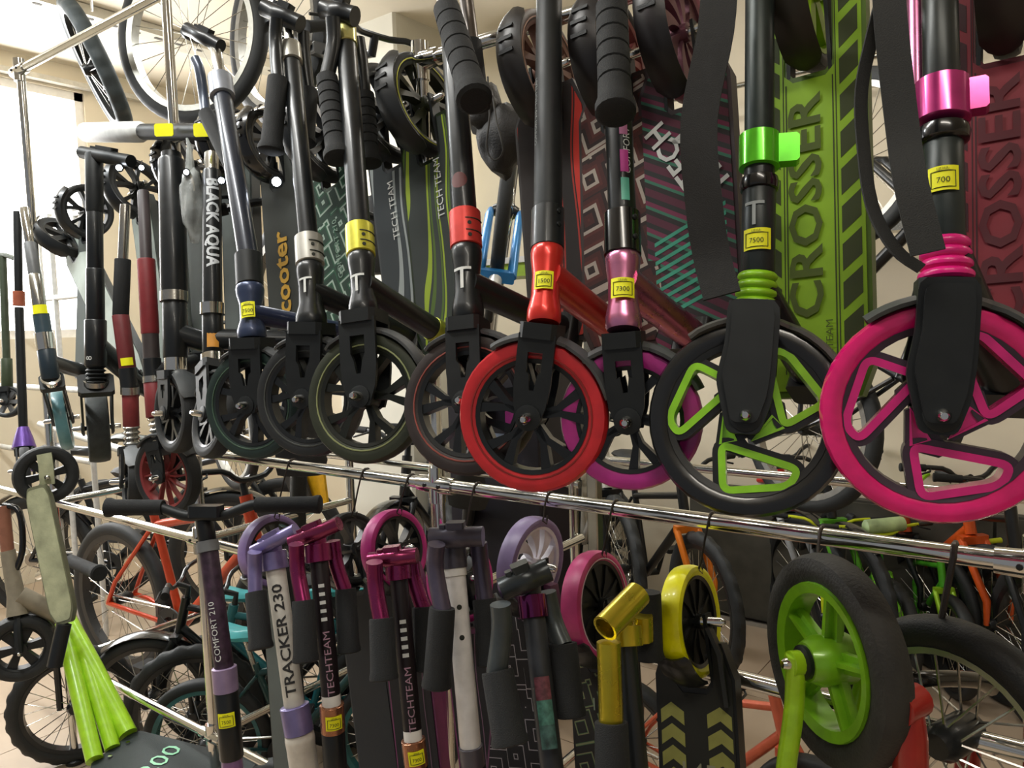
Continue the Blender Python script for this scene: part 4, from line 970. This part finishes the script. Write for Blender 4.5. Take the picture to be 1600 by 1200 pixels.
# ================================================================== lower row: folded scooters hung from the middle rail
GL = 'lower row folded scooters'
def low(label, hub, Y, R, nodes, segs, wc, wY, wR, tyre, rim, line, sheet, B, dw, style='ten', side=None, neckc=None, ny=1240, fm=None, tw=.034, hk=None, a0=-1.5, a1=-.55, am=None, fl=None):
    d = proj(P(hub[0], hub[1], Y))[2]
    return upper(label, hub, d, .09, nodes, tyre, rim, line, segs, (B, (wc[0], wc[1]+100, wY), dw, sheet, side or BLKM), dict(c=(wc[0], wc[1], wY), R=wR, tyre=tyre, rim=rim, line=line, style=style, fm=fm or BLK, tw=tw, a0=a0, a1=a1, am=am, fin=False), 50, 1300, psi=.3, sepw=False, neckspec=(ny, .02, neckc or BLK, None), railz=zm, group=GL, guard=False, name='folding_scooter', hooked=hk or True)
LIL, MAG = '#857bab', '#8c2c5e'
# purple scooter with the wide black bar
q1, b1, e1_ = low('purple black scooter with wide straight handlebar and lilac clamp', (372, 1345), .80, .09, [(362, 1180, .80), (350, 1040, .81), (318, 800, .84)],
    [('fork_top', 1310, 1180, [(0, 44), (.6, 36), (1, 30)], paint('#8d6a9c')), ('head_tube', 1185, 1078, 36, BLK), ('clamp', 1080, 1042, 38, M('#9a86a6', .35, .4)), ('stem', 1045, 860, 29, M('#3a2838', .45, .2, 0, .5, 60)), ('stem', 862, 845, 33, GREYP), ('stem', 848, 798, 27, BLK)],
    (425, 860), 1.04, .082, M('#8a74a8', .45), BLK, None, GS, (455, 1300, 1.0), .1, fm=BLK, hk='lilac wheel behind the wide handlebar')
price_tag(q1, b1, 1120, 36, 26, 22, '7500', -.2)
stick_text(q1, b1, 985, 'COMFORT 210', 10, 30, WTXT, True, -.45)
H0, H1 = P(168, 792, .84), P(500, 786, .84); d0 = proj(P(318, 800, .83))[2]
pathtube(q1, 'handlebar', [at(250, 793, d0), at(290, 806, d0), at(318, 805, d0), at(350, 805, d0), at(395, 789, d0), at(430, 789, d0)], .0105, BLKM)
grip(q1, [at(255, 793, d0), at(166, 793, d0)], .0155, FOAM, 1.25); grip(q1, [at(400, 789, d0), at(502, 788, d0)], .0155, FOAM, 1.2)
b = MB(); b.box(at(322, 798, d0-.005), IMX, FWD, IMY, .062, .035, .022); mk('bar_clamp', b, BLK, q1)
# white stem with black TRACKER lettering
q2, b2, e2_ = low('scooter with white stem lettered TRACKER 230 and lavender clamp', (492, 1370), .82, .09, [(478, 1200, .81), (461, 1110, .81), (428, 870, .84)],
    [('head_tube', 1260, 1143, WAIST(52, 44, 46), M('#cfc9bd', .4)), ('clamp', 1145, 1102, 45, M(LIL, .3, .5)), ('stem', 1104, 885, 31, M('#cfcbc0', .4, 0, .2)), ('ring', 890, 862, 40, M(LIL, .3, .5)), ('stem_top', 864, 845, 28, M(LIL, .3, .5))],
    (548, 858), 1.06, .078, RUB, M('#3a3d3f', .4), None, M('#26282a', .7, 0, 0, .1, 30), (605, 1300, 1.0), .12, fm=BLKG, side=M('#38393a', .5), neckc=M('#cfc9bd', .4), hk='black wheel beside the lavender clamp')
stick_text(q2, b2, 998, 'TRACKER 230', 16, 31, M('#2b2a2a', .6), True, -.1, 1.25, .02)
t_clamp(q2, P(396, 862, .81), P(462, 828, .85), .012, M(LIL, .3, .6))
pathtube(q2, 'handle_tube', [P(398, 862, .80), P(398, 890, .80), P(399, 930, .79)], .0125, M(LIL, .35, .5)); grip(q2, [P(400, 925, .79), P(408, 1015, .77)], .019, FOAM, 1.15)
# two magenta scooters
for k, (lab, hub, nd, hd, wc, rim, hk) in enumerate((
    ('black scooter with magenta handlebar head and copper clamp tagged yellow', (535, 1380), [(524, 1200, .83), (518, 1095, .83), (497, 860, .87)], 0, (617, 858), BLK, 'magenta wheel below the rail joint'),
    ('black scooter with magenta head hanging just left of the white stem', (668, 1400), [(655, 1230, .83), (646, 1160, .83), (622, 890, .87)], 55, (720, 905), BLK, 'pink wheel behind the white stem'))):
    sg = [('head_tube', 1280, 1140+hd, 36, BLK), ('clamp', 1142+hd, 1100+hd, 38, anod('#b07a5c')), ('collar', 1102+hd, 1085+hd, 29, WHT), ('stem', 1088+hd, 872+hd*.5, 29, M('#1d1518', .4, .2)), ('ring', 878+hd*.5, 850+hd*.5, 40, anod(MAG)), ('stem_top', 852+hd*.5, 832+hd*.5, 28, anod(MAG))]
    q3, b3, e3_ = low(lab, hub, .83, .09, nd, sg, wc, 1.06, .08, M('#b8287c', .4), rim, None, gmat('wave', [(0, '#1c1a1c'), (.5, '#7d5a70'), (.62, '#1c1a1c'), (.9, '#2a2428')], .5, 6.), (wc[0]+50, 1310, 1.0), .12, side=M('#7c3a63', .4), hk=hk)
    ox, oy = (0, 0) if k == 0 else (122, 28)
    t_clamp(q3, P(455+ox, 848+oy, .84), P(530+ox, 818+oy+(22 if k else 0), .88), .013, anod('#8a3258'))
    pathtube(q3, 'handle_tube', [P(463+ox, 850+oy, .82), P(465+ox, 890+oy, .82), P(474+ox, 942+oy, .81)], .0135, anod(MAG)); grip(q3, [P(474+ox, 938+oy, .81), P(478+ox, 1035+oy, .79)], .0195, FOAM, 1.15)
    pathtube(q3, 'handle_tube', [P(520+ox, 845+oy, .9), P(525+ox, 880+oy, .9), P(540+ox, 925+oy, .9)], .0135, anod(MAG)); grip(q3, [P(540+ox, 920+oy, .9), P(545+ox, 1020+oy, .88)], .019, FOAM, 1.15)
    ym = 990+hd
    stick_text(q3, b3, ym+45, 'TECHTEAM', 11, 29, M('#b08a9c', .5), True, .1, 1.25)
    for j in range(5):
        p_ = b3.at(ym-75+j*13); u_ = (b3.at(ym-80+j*13)-p_).normalized(); f_, s_ = face_of(p_, u_)
        patch(q3, 'stem_stripe', p_, s_, u_, .010, .006, WTXT, (29/2*proj(p_)[2]/FPX, f_))
    price_tag(q3, b3, 1122+hd, 38, 26, 22, '7300', .1)
# white stem
q4, b4, e4_ = low('scooter with plain white stem and grey purple handlebar head', (752, 1380), .83, .09, [(742, 1220, .83), (735, 1165, .83), (710, 880, .88)],
    [('head_tube', 1270, 1195, 40, BLKM), ('clamp', 1200, 1165, 38, M('#5d5a62', .35, .4)), ('stem', 1168, 893, 33, M('#dedad6', .35, 0, .3)), ('ring', 900, 886, 36, WHT), ('collar', 888, 856, 40, M('#4f4b55', .35, .4)), ('stem_top', 858, 842, 28, M('#4f4b55', .35, .4))],
    (830, 880), 1.06, .082, M('#8b7aa2', .4), M('#eeebf2', .35), None, gmat('geo', [(0, '#1d1b1c'), (.6, '#1d1b1c'), (.75, '#b7b0b2'), (.84, '#262224')], 1.6, 3.), (795, 1310, 1.0), .12, style='swirl', side=M('#6a3a58', .4), hk='white spoked purple wheel')
for yy in (948, 995):
    p_ = b4.at(yy); u_ = (b4.at(yy-5)-p_).normalized(); f_, s_ = face_of(p_, u_); f2 = f_*math.cos(.1)+s_*math.sin(.1); r_ = 33/2*proj(p_)[2]/FPX
    b = MB(); b.lathe(p_+f2*r_*.985, f2, [(0, .004), (r_*.03, .004)], 12); mk('height_hole', b, INK, q4)
t_clamp(q4, P(672, 840, .85), P(755, 838, .89), .0155, M('#57525e', .35, .4))
pathtube(q4, 'handle_tube', [P(682, 850, .83), P(680, 890, .83), P(692, 955, .82)], .0135, M('#5c5566', .3, .6)); grip(q4, [P(691, 950, .82), P(682, 1075, .80)], .0195, FOAM, 1.15)
pathtube(q4, 'handle_tube', [P(748, 848, .91), P(752, 890, .91), P(758, 940, .9)], .0135, M('#5c5566', .3, .6)); grip(q4, [P(757, 936, .9), P(768, 1040, .88)], .019, FOAM, 1.15)
# grey black stem with teal print
q5, b5, e5_ = low('dark grey scooter with chrome purple collar and teal stem print', (880, 1400), .83, .09, [(866, 1230, .82), (858, 1160, .82), (833, 950, .87)],
    [('head_tube', 1290, 1215, 44, BLKM), ('stem', 1218, 962, 36, M('#34363a', .4, .3)), ('ring', 966, 930, 46, M('#6d2b5c', .12, .9)), ('stem_top', 932, 905, 32, M('#34383a', .4, .3))],
    (932, 945), 1.06, .088, M('#c9447f', .4), BLK, M('#e3c9d6', .5), gmat('geo', [(0, '#26231f'), (.7, '#26231f'), (.82, '#5c7a52'), (.9, '#8a8560')], 1.7, 3.), (955, 1310, 1.0), .12, style='disc', side=M('#2b2927', .4), hk='pink tyred black wheel')
t_clamp(q5, P(782, 922, .83), P(858, 890, .88), .0165, M('#33383a', .3, .4))
pathtube(q5, 'handle_tube', [P(782, 944, .80), P(784, 985, .80), P(776, 1052, .79)], .0145, M('#4a5052', .35, .4)); grip(q5, [P(777, 1048, .79), P(798, 1165, .77)], .022, FOAM, 1.15)
pathtube(q5, 'handle_tube', [P(854, 925, .9), P(864, 970, .9), P(880, 1010, .89)], .0145, M('#4a5052', .35, .4)); grip(q5, [P(879, 1005, .89), P(890, 1120, .87)], .021, FOAM, 1.15)
for yy, hh, cc in ((1075, .03, '#5e3038'), (1110, .035, '#3f6b5e'), (1150, .03, '#34504a')):
    p_ = b5.at(yy); u_ = (b5.at(yy-5)-p_).normalized(); f_, s_ = face_of(p_, u_); patch(q5, 'stem_decal', p_, s_, u_, .022, hh, M(cc, .5, 0, 0, .7, 90), (36/2*proj(p_)[2]/FPX, f_))
text(e5_[1], '145', .02, e5_[6]+e5_[3]*.2+e5_[4]*.003, e5_[2], e5_[3], M('#8c9a86', .6))
# gold
q6, b6, e6_ = low('black scooter with shiny gold handlebar head and gold handle', (1010, 1400), .86, .09, [(998, 1230, .86), (990, 1160, .86), (975, 985, .90)],
    [('head_tube', 1290, 1215, 44, BLKM), ('stem', 1218, 1000, 36, BLK), ('ring', 1010, 978, 56, anod('#c9b432')), ('stem_top', 980, 955, 30, anod('#b8a52c'))],
    (1080, 970), 1.06, .083, M('#f6ee00', .35, 0, .2), M('#151614', .3), None, M('#262621', .7, 0, 0, .1, 30), (1098, 1330, .98), .125, style='disc', side=M('#1b1b19', .4), hk='bright yellow wheel', fm=BLK)
b = MB(); A_, B_ = P(945, 982, .83), P(997, 928, .90); dd = B_-A_; b.lathe(A_, dd, [(.03, .0145), (0, .0145), (0, .018), (dd.length, .018), (dd.length, .0145), (dd.length-.02, .0145)], 20); o = mk('handlebar_head', b, anod('#cbb936'), q6)
pathtube(q6, 'handle_tube', [P(951, 1003, .83), P(953, 1060, .825), P(955, 1135, .82)], .0155, anod('#c2b02f')); grip(q6, [P(955, 1128, .82), P(958, 1240, .80)], .0215, FOAM, 1.1)
pathtube(q6, 'handle_tube', [P(1004, 962, .94), P(1005, 1000, .94)], .0145, anod('#c2b02f'))
grip(q6, [P(1010, 925, .97), P(1012, 1030, .96)], .021, FOAM, 1.1)
_, gt, sx, ud, nz, L, B6, T6, W6 = e6_
pol = []; pol2 = []
for k in range(14):
    y0 = .015+k*.03
    for s in (-1, 1):
        pol.append([(s*.018, y0), (s*.038, y0+.012), (s*.055, y0), (s*.055, y0+.019), (s*.038, y0+.031), (s*.018, y0+.019)])
for p in pol:
    if p[4][1] < L-.02: poly_print(gt, B6, sx, ud, nz, [p], M('#9c9b52', .6), 'printed_chevron')
text(gt, '145', .03, B6+ud*.1+nz*.003, sx, ud, M('#9c9b80', .6))
b = MB()
for s in (1,): b.ribbon([T6-ud*.02+sx*.05, T6+ud*.05+sx*.045+nz*.004, W6+sx*.028-ud*.01], sx*.2+nz, .03, .006)
mk('side_plate', b, M('#20201c', .5), q6)

# lime wheel scooter and the black tyred one at the lower right
GN = '#6fae1c'
Hc = P(1300, 1030, 1.03); n_ = V((-.67, -.74, .02)).normalized()
t = thing('balance_scooter', 'big lime spoked wheel with black air tyre hung on the rail', 'scooter', Hc, GL)
wheel(t, 'front_wheel', Hc, n_, .138, .043, 'broad', M('#2b2a26', .65, 0, 0, .35, 25, .5), M('#7db520', .3, .1, .3), rot=.25, ri=.1, bolt=True, sep=True)
b = MB(); b.lathe(Hc+n_*.03, n_, [(0, .022), (.014, .022), (.018, .012)], 16); mk('hub_cap', b, BLK, t)
F_ = Hc+n_*.052
s2 = V((0, 0, 1))
b = MB(); b.tube(smooth_path([F_+V((0, 0, .01)), F_+V((-.002, 0, -.05)), at(1238, 1130, proj(F_)[2]), at(1226, 1230, proj(F_)[2]), at(1225, 1400, proj(F_)[2]+.02)], 4), [.013]*17, 12); b.lathe(F_-n_*.012, n_, [(0, .016), (.02, .016)], 14)
G_ = Hc-n_*.06; b.tube(smooth_path([G_, at(1330, 1150, proj(G_)[2]), at(1300, 1300, proj(G_)[2]-.03), at(1225, 1400, proj(F_)[2]+.02)], 4), .013, 12); mk('fork', b, M('#a2cf1e', .3, .1, .3), t)
b = MB(); b.lathe(F_, n_, [(-.01, .004), (.014, .008), (.02, .005)], 10); mk('axle_nut', b, CHR, t)
hook((Hc.x-.03, RY, zm), Hc+V((-.02, 0, .115)), 'long wire hook holding the big lime wheel', 'hooks on the rails', .0022)
Hd = P(1492, 1150, 1.08); n2 = V((-.35, -.93, .0)).normalized()
t = thing('balance_scooter', 'black air tyred scooter with red fork hung at right edge', 'scooter', Hd, GL)
wheel(t, 'front_wheel', Hd, n2, .152, .05, 'wire', M('#131413', .6, 0, 0, .2, 40, .4), M('#b9b9b4', .25, .9), rot=.25, ri=.115, bolt=False)
b = MB(); q = Hd+n2*.045
b.tube([at(1418, 1098, proj(q)[2]-.05), at(1421, 1150, proj(q)[2]-.05), at(1424, 1260, proj(q)[2]-.04)], [.017, .02, .02], 14); b.lathe(at(1418, 1100, proj(q)[2]-.05)-n2*.02, n2, [(0, .02), (.04, .02)], 16)
b.tube([Hd-n2*.04, at(1505, 1260, proj(Hd)[2]+.04), at(1470, 1310, proj(Hd)[2]), at(1424, 1255, proj(q)[2]-.04)], [.014, .016, .018, .018], 12); mk('fork', b, M('#a3241c', .3, .1, .4), t)
b = MB(); b.tube(smooth_path([at(1380, 1080, 1.05), at(1440, 1062, 1.02), at(1520, 1062, 1.05), at(1548, 1075, 1.08)], 4), .011, 10); mk('rear_stay', b, BLKG, t)
hook((P(1492, 860, RY).x, RY, zm), Hd+V((-.02, 0, .13)), 'thick wire hook holding the black tyred wheel at right', 'hooks on the rails', .004)

# ================================================================== bicycles behind the rack
def bike_on_floor(label, px, R, h, which='front', **kw):
    """stand a bicycle so that the hub of one wheel is seen at px"""
    c = PZ(px[0], px[1], R); h = V(h).normalized(); s = R/.33; wb = 1.03*s if R > .24 else 2.9*R
    rear = V((c.x, c.y, 0)) - (h*wb if which == 'front' else V((0, 0, 0)))
    return bicycle('bicycle', label, rear, h, R, group='bicycles behind the rack', **kw)
HR = (.78, -.62, 0)
bike_on_floor('black bicycle with knobbly tyre and orange fork behind yellow wheel', (1100, 945), .29, HR, col='#1c1d1e', fork='#e07a1c', knob=True, rim=M('#1a1a1a', .4))
bike_on_floor('white framed bicycle with black knobbly tyre behind pink wheel', (968, 890), .33, (.72, -.69, 0), col='#cfccc4', knob=True)
bike_on_floor('bright red bicycle with silver fork behind the lime air tyre', (1258, 905), .29, HR, col='#c8241c', knob=True, fork='#a9adb0', guard=True)
gb = bike_on_floor('grass green childs bicycle with yellow handlebar', (1395, 985), .20, (.6, -.8, 0), col='#3fae2a', bar='#c9d81e', knob=True, fork='#7fd02a', grips='#2a2c2a', sadh=.1)
def bar_pad(root, pa, pb, mat):
    hb = [o for o in root.children if o.name.startswith('handlebar')][0]
    pts = [v.co+root.location for v in hb.data.vertices]; cc = sum(pts, V((0, 0, 0)))/len(pts); d = proj(cc)[2]
    a_, z_ = at(pa[0], pa[1], d), at(pb[0], pb[1], d); b = MB(); b.tube([a_, a_.lerp(z_, .05), a_.lerp(z_, .95), z_], [.02, .03, .03, .026], 16); return mk('handlebar_pad', b, mat, root)
bar_pad(gb, (1350, 824), (1412, 818), M('#a9bf8c', .45, 0, 0, .35, 14))
bike_on_floor('orange bicycle with black saddle near the right edge', (1560, 975), .29, (.7, -.71, 0), col='#d8581c', fork='#d8581c', saddle='#1b1b1b')
bike_on_floor('second orange bicycle standing behind the black hung tyre', (1452, 945), .26, (.75, -.66, 0), col='#b8481c', grips='#222222', bar='#8ec41c')
bike_on_floor('salmon pink low framed childs bicycle under the lower scooters', (990, 1165), .2, (.97, -.2, 0), which='rear', col='#d8694a', col2='#d8694a', saddle='#2b2b2b')
bike_on_floor('dark blue bicycle behind the white spoked wheel', (885, 862), .33, (.45, -.89, 0), col='#232a55', rim=STEEL)
bike_on_floor('slim black bicycle behind the purple handlebar heads', (610, 905), .33, (.3, -.95, 0), col='#18191a', guard=True)
# left cluster
HL = (.95, .3, 0)
bike_on_floor('rusty orange bicycle seen through the chrome posts', (190, 935), .33, (.9, .1, 0), which='rear', col='#c8441f', knob=False, rim=M('#2a2a2a', .4))
bike_on_floor('black childs bicycle with glossy mudguard low at left', (235, 1092), .22, (-.75, -.66, 0), col='#15171a', guard=True)
bike_on_floor('teal childs bicycle with knobbly tyre beside the chrome post', (305, 1112), .22, (-.7, -.72, 0), col='#1f6f78', knob=True, saddle='#47b9bd')
def bike_by_saddle(label, px, R, h, **kw):
    s_ = R/.33; zs = R+.40*s_+.15*s_; c = PZ(px[0], px[1], zs); h = V(h).normalized(); rear = V((c.x, c.y, 0))-h*(.215*s_)
    return bicycle('bicycle', label, rear, h, R, group='bicycles behind the rack', **kw)
bike_by_saddle('dark green childs bicycle with lower teal saddle behind lilac clamp', (382, 992), .2, (.8, .6, 0), col='#17403f', saddle='#56c6cc', rim=M('#2d6a6c', .4))
bike_by_saddle('black childs bicycle with upper teal saddle behind lilac clamp', (382, 932), .2, (.8, .6, 0), col='#1a1d1e', saddle='#56c6cc')
bike_on_floor('black city bicycle with mudguards at the far left', (60, 870), .33, (.8, .5, 0), which='rear', col='#1b1d1f', guard=True, saddle='#2d2f30')
bike_on_floor('grey bicycle parked under the far left scooters', (170, 840), .33, (.85, .5, 0), which='rear', col='#3a3c3f', saddle='#26302b')
# bicycles hung up high
def bike_hung(label, px, d, R, head, up, **kw):
    c = at(px[0], px[1], d); head = V(head).normalized(); up = V(up).normalized(); up = (up-head*up.dot(head)).normalized(); s = R/.33
    return bicycle('hung_bicycle', label, c-head*(1.03*s)-up*R, head, R, up=up, group='bicycles hung on the wall', **kw)
bike_hung('black bicycle hung upright with knobbly wheel near the ceiling', (432, 50), 2.9, .33, (0, 0, 1), (1, -.1, 0), col='#1b1c1f', knob=True, rim=M('#8d8a82', .4, .5))
def spare(label, c, n, R, tyre, rim):
    t = thing('spare_wheel', label, 'wheel', c, 'bicycle wheels hung high'); wheel(t, 'rim', c, n, R, .055, 'wire', tyre, rim, bolt=False, seg=48, ri=R*.85)
    b = MB(); u = V((0, 0, 1)); b.tube([V(c)+u*R*.84, V(c)+u*(R+.06), V((c.x, c.y, CEIL))], .004, 6); mk('hanging_wire', b, STEEL, t); return t
spare('thin pale rimmed bicycle wheel hung left of the navy stem', at(300, 55, 2.9), V((.35, -.94, 0)), .33, RUB, M('#a7a59c', .35, .6))
c_ = at(150, 105, 2.75); vw = (c_-CAM).normalized(); ax_ = (vw.cross(V((0, 0, 1))).normalized()+V((0, 0, .42))).normalized()
spare('knobbly grey tyre hung edge on from the ceiling at left', c_, ax_, .23, (M('#40484a', .6), 1), BLKM)
bike_hung('red bicycle standing high with bright white rim', (365, 672), 3.3, .26, (.9, -.2, 0), (0, 0, 1), col='#b8352a', rim=M('#d6d6d2', .3, .3))
bike_hung('white and black bicycle hung behind the red clamp', (790, 330), 2.6, .3, (.35, -.2, 1), (.6, -.8, 0), col='#c9cac6', fork='#2f7fc0', rim=M('#7e7f86', .4, .5))
bike_hung('black bicycle hung behind the lime board', (1330, 250), 2.6, .3, (0.15, 0, 1), (.9, -.45, 0), col='#1d1e20', rim=M('#9d9b95', .3, .7))
bike_hung('dark bicycle hung behind the silver clamp', (470, 260), 2.4, .3, (.1, 0, 1), (.8, -.6, 0), col='#1c2028')
# lime shelf edge, white box and poster boxes between the hanging scooters
c = P(785, 425, 2.2)
b = MB(); b.box(c, (1, 0, 0), (0, 1, 0), (0, 0, 1), .8, .16, .05); t = thing('bike_stand', 'lime and white bicycle stand bar behind the red scooter', 'stand', (c.x, c.y, 0)); mk('bar', b, M('#9dbb3a', .4), t)
b = MB(); b.box(c+V((0, -.082, .03)), (1, 0, 0), (0, 1, 0), (0, 0, 1), .8, .02, .02); mk('edge_strip', b, WHT, t)
for s in (-.36, .36):
    b = MB(); b.box((c.x+s, c.y, c.z/2), (1, 0, 0), (0, 1, 0), (0, 0, 1), .04, .04, c.z, .1); mk('leg', b, STEEL, t)
c = P(800, 690, 2.3)
t = thing('carton', 'dark printed carton with purple panels behind the red wheel', 'box', (c.x, c.y, 0))
b = MB(); b.box((c.x, c.y, c.z/2+.15), (1, 0, 0), (0, 1, 0), (0, 0, 1), .42, .25, c.z+.3, .02); o = mk('carton_body', b, M('#1b1822', .5, 0, 0, .3, 8), t)
for dx, dzv, w_, h_, cc in ((-.08, .22, .12, .07, '#b03ab0'), (.12, .1, .1, .08, '#a8328c'), (.02, -.02, .12, .14, '#7f8fa8')):
    b = MB(); b.box((c.x+dx, c.y-.127, c.z+dzv), (1, 0, 0), (0, 0, 1), (0, 1, 0), w_, h_, .004); mk('printed_panel', b, M(cc, .5, 0, 0, .4, 12), o)
text(o, 'TEAR', .03, (c.x+.1, c.y-.131, c.z+.2), (1, 0, 0), (0, 0, 1), WTXT)
c = PZ(485, 745, .9)
t = thing('sign_board', 'yellow and black triangular frame panel behind the middle rail', 'sign', P(480, 740, 2.2))
b = MB(); b.prism(P(480, 745, 2.2), V((1, 0, 0)), V((0, 0, 1)), V((0, 1, 0)), [(-.12, -.12), (.13, -.12), (.1, .16)], 0, .012); mk('panel', b, M('#d9a514', .5), t)
b = MB(); b.prism(P(455, 735, 2.17), V((1, 0, 0)), V((0, 0, 1)), V((0, 1, 0)), [(-.16, .14), (.02, .14), (.14, -.14), (.0, -.14)], 0, .012); mk('panel', b, M('#1b1b1b', .5), t)

# ================================================================== lower left: big lime scooter and film wrapped one
LM = M('#9fd021', .35, 0, .2)
Hf = at(116, 1088, 2.62); Hf.z = .2
t = thing('big_wheel_scooter', 'lime green framed scooter with air tyres standing on the floor', 'scooter', V((Hf.x, Hf.y, 0)))
deckp = at(205, 1165, 2.25)
hd = V((Hf.x-deckp.x, Hf.y-deckp.y, 0)).normalized(); lf = V((0, 0, 1)).cross(hd)
wheel(t, 'front_wheel', Hf, V((.82, -.42, 0)), .2, .05, 'wire', (RUB, 1), BLK, bolt=False, ri=.16)
hdp = at(90, 935, 2.5)
def flat(a, b_, w, th, m, nm):
    bb = MB(); bb.tube([a, a.lerp(b_, .5), b_], [w*.85, w*1.0, w*.95], 16); return mk(nm, bb, m, t)
d1p, d2p, d3p = at(148, 1188, 2.15), at(200, 1148, 2.25), at(176, 1170, 2.2)
flat(hdp+V((0, 0, -.02)), d1p, .024, .01, LM, 'frame_tube'); flat(hdp+V((.02, 0, -.02)), d2p, .028, .01, LM, 'frame_tube'); flat(hdp.lerp(d2p, .35), d3p, .022, .01, LM, 'frame_tube')
b = MB(); b.tube([hdp+V((0, 0, -.05)), hdp+V((0, 0, .05)), at(82, 900, 2.5)], [.026, .022, .017], 14); mk('head_tube', b, BLK, t)
b = MB()
for s in (-1, 1): b.tube([hdp+V((0, 0, -.04))+lf*s*.02, Hf+lf*s*.045+V((0, 0, .1)), Hf+lf*s*.045], .011, 8)
mk('fork', b, BLK, t)
b = MB(); fx = (d2p-d1p).normalized(); fy = V((0, 0, 1)).cross(fx); fy = fy if fy.dot(hd) < 0 else -fy
cc = d1p.lerp(d2p, .5)+fy*.25; cc.z = d1p.z-.01; b.box(cc, fx, fy, (0, 0, 1), .17, .5, .03); o = mk('deck', b, M('#2a3231', .65, 0, 0, .2, 40, .4), t)
tp = V((cc.x, cc.y, cc.z+.0165))-fy*.06
ez_ = fx.cross(fy)
text(o, '200', .06, tp-fx*.0, fx, -fy, M('#8fd0a8', .5))
for s in (.06, .12):
    q = V((cc.x, cc.y, cc.z+.016))-fy*.22+fx*(s-.09); b = MB(); b.lathe(q, (0, 0, 1), [(0, .006), (.004, .006)], 8); mk('deck_bolt', b, CHR, o)
pathtube(t, 'handlebar', [at(60, 900, 2.55), at(82, 890, 2.5), at(112, 876, 2.4)], .013, CHR); grip(t, [at(110, 876, 2.4), at(156, 896, 2.25)], .019, FOAM, 1.3)
c2 = V((cc.x, cc.y, .2))+fy*.42
wheel(t, 'rear_wheel', c2, fx, .19, .05, 'wire', RUB, BLK, bolt=False, ri=.15)
b = MB()
for s in (-1, 1): b.tube([V((cc.x, cc.y, cc.z))+fy*.22+fx*s*.05, c2+fx*s*.045], .011, 8)
mk('rear_stay', b, LM, t)
# film-wrapped scooter hung from the lower rail at far left
W = at(72, 742, 2.05); n_ = V((.95, -.32, 0))
t = thing('folding_scooter', 'black wheeled scooter with film wrapped olive deck at far left', 'scooter', W, GL)
wheel(t, 'rear_wheel', W, n_, .078, .035, 'four', RUB, BLKM, rot=.2, ri=.05)
up_ = V((-.05, .0, 1)).normalized(); sx_ = V((.75, .66, 0)); FILM = M('#a8ab8a', .3, 0, .3, .25, 25, .3)
b = MB(); B_ = at(100, 975, 1.95); dk = deck(t, B_, W+V((.03, -.04, -.02)), .062, FILM, M('#6e7058', .4), .02, xdir=(.78, .62, 0))
b = MB(); b.ribbon([W+n_*.03+V((0, 0, -.02)), W+n_*.035+V((0, 0, .03)), W+n_*.03+V((-.005, 0, .06))], V((.6, .8, 0)), .035, .006); mk('rear_bracket', b, FILM, t)
b = MB(); b.tube([B_, B_+V((.0, -.03, -.1))], .018, 10); mk('neck_tube', b, BLK, t)
# small black wheel scooter in the bottom left corner, grey pole
W = at(32, 1012, 2.3)
t = thing('folding_scooter', 'grey brown scooter with dark front wheel in the lower left corner', 'scooter', W, GL)
wheel(t, 'front_wheel', W, V((.9, -.42, 0)), .1, .05, 'four', RUB, BLKM, rot=.1, ri=.065)
b = MB(); b.tube([W+V((0, 0, .1)), at(25, 930, 2.3), at(12, 860, 2.3)], [.03, .024, .02], 12); mk('head_tube', b, M('#8a8270', .5, .2), t)
b = MB(); b.tube([at(12, 862, 2.3), at(5, 790, 2.3)], .018, 12); mk('stem', b, M('#8c5c48', .5), t)
b = MB(); b.tube([at(30, 930, 2.3), at(95, 962, 2.35)], .028, 12); mk('neck_tube', b, M('#8a8270', .5, .2), t)
b = MB(); sd = V((.9, -.42, 0))
for s in (-1, 1): b.tube([W+V((0, 0, .11)), W+sd*(s*.04)+V((0, 0, .06)), W+sd*(s*.04)], .011, 8)
mk('fork', b, BLKM, t)
pathtube(t, 'brake_hose', [at(5, 790, 2.3), at(30, 800, 2.3), at(35, 860, 2.3), at(20, 900, 2.3)], .009, BLKG)

bike_on_floor('black mountain bicycle with lime fork behind the lime wheel', (1330, 935), .29, (.7, -.71, 0), col='#17191a', fork='#5fb02a', knob=True, guard=True)
bike_on_floor('black bicycle with wide tyre at the right edge', (1625, 1020), .29, (.55, -.83, 0), col='#1b1c1d', knob=True, bar='#1a1a1a')
bike_on_floor('light green childs bicycle with yellow grips behind pink tyre', (1490, 1010), .19, (.5, -.86, 0), col='#57b82a', fork='#a3d82a', bar='#b7d62a', grips='#c9d81e')
bike_on_floor('black childs bicycle with yellow handlebar and fork behind lime edged wheel', (1300, 965), .2, (.35, -.93, 0), col='#20221f', bar='#d3e01c', fork='#d3e01c', sadh=.1)
bike_on_floor('black knobbly tyred bicycle standing behind the plain white stem', (700, 880), .33, (.75, -.66, 0), col='#202124', knob=True)

# pale tube stand behind the far left scooters
t = thing('tube_stand', 'pale tube stand behind the silver and blue scooter', 'stand', V((P(70, 480, 1.7).x, 1.7, 0)))
PT = M('#c9c9c4', .4, .2)
for px in (68, 88, 128):
    p = P(px, 480, 1.7); b = MB(); b.cyl((p.x, 1.7, 0), (p.x, 1.7, 2.05), .013, n=10); mk('post', b, PT, t)
for py in (372, 478, 600, 690):
    p, q = P(-40, py, 1.7), P(140, py-3, 1.7); b = MB(); b.cyl(V((p.x, 1.7, p.z)), V((q.x, 1.7, p.z)), .015, n=10); mk('rail', b, PT, t)
b = MB(); p, q = P(62, 662, 1.68), P(200, 706, 1.3); b.cyl(p, q, .014, n=10); mk('rail', b, PT, t)
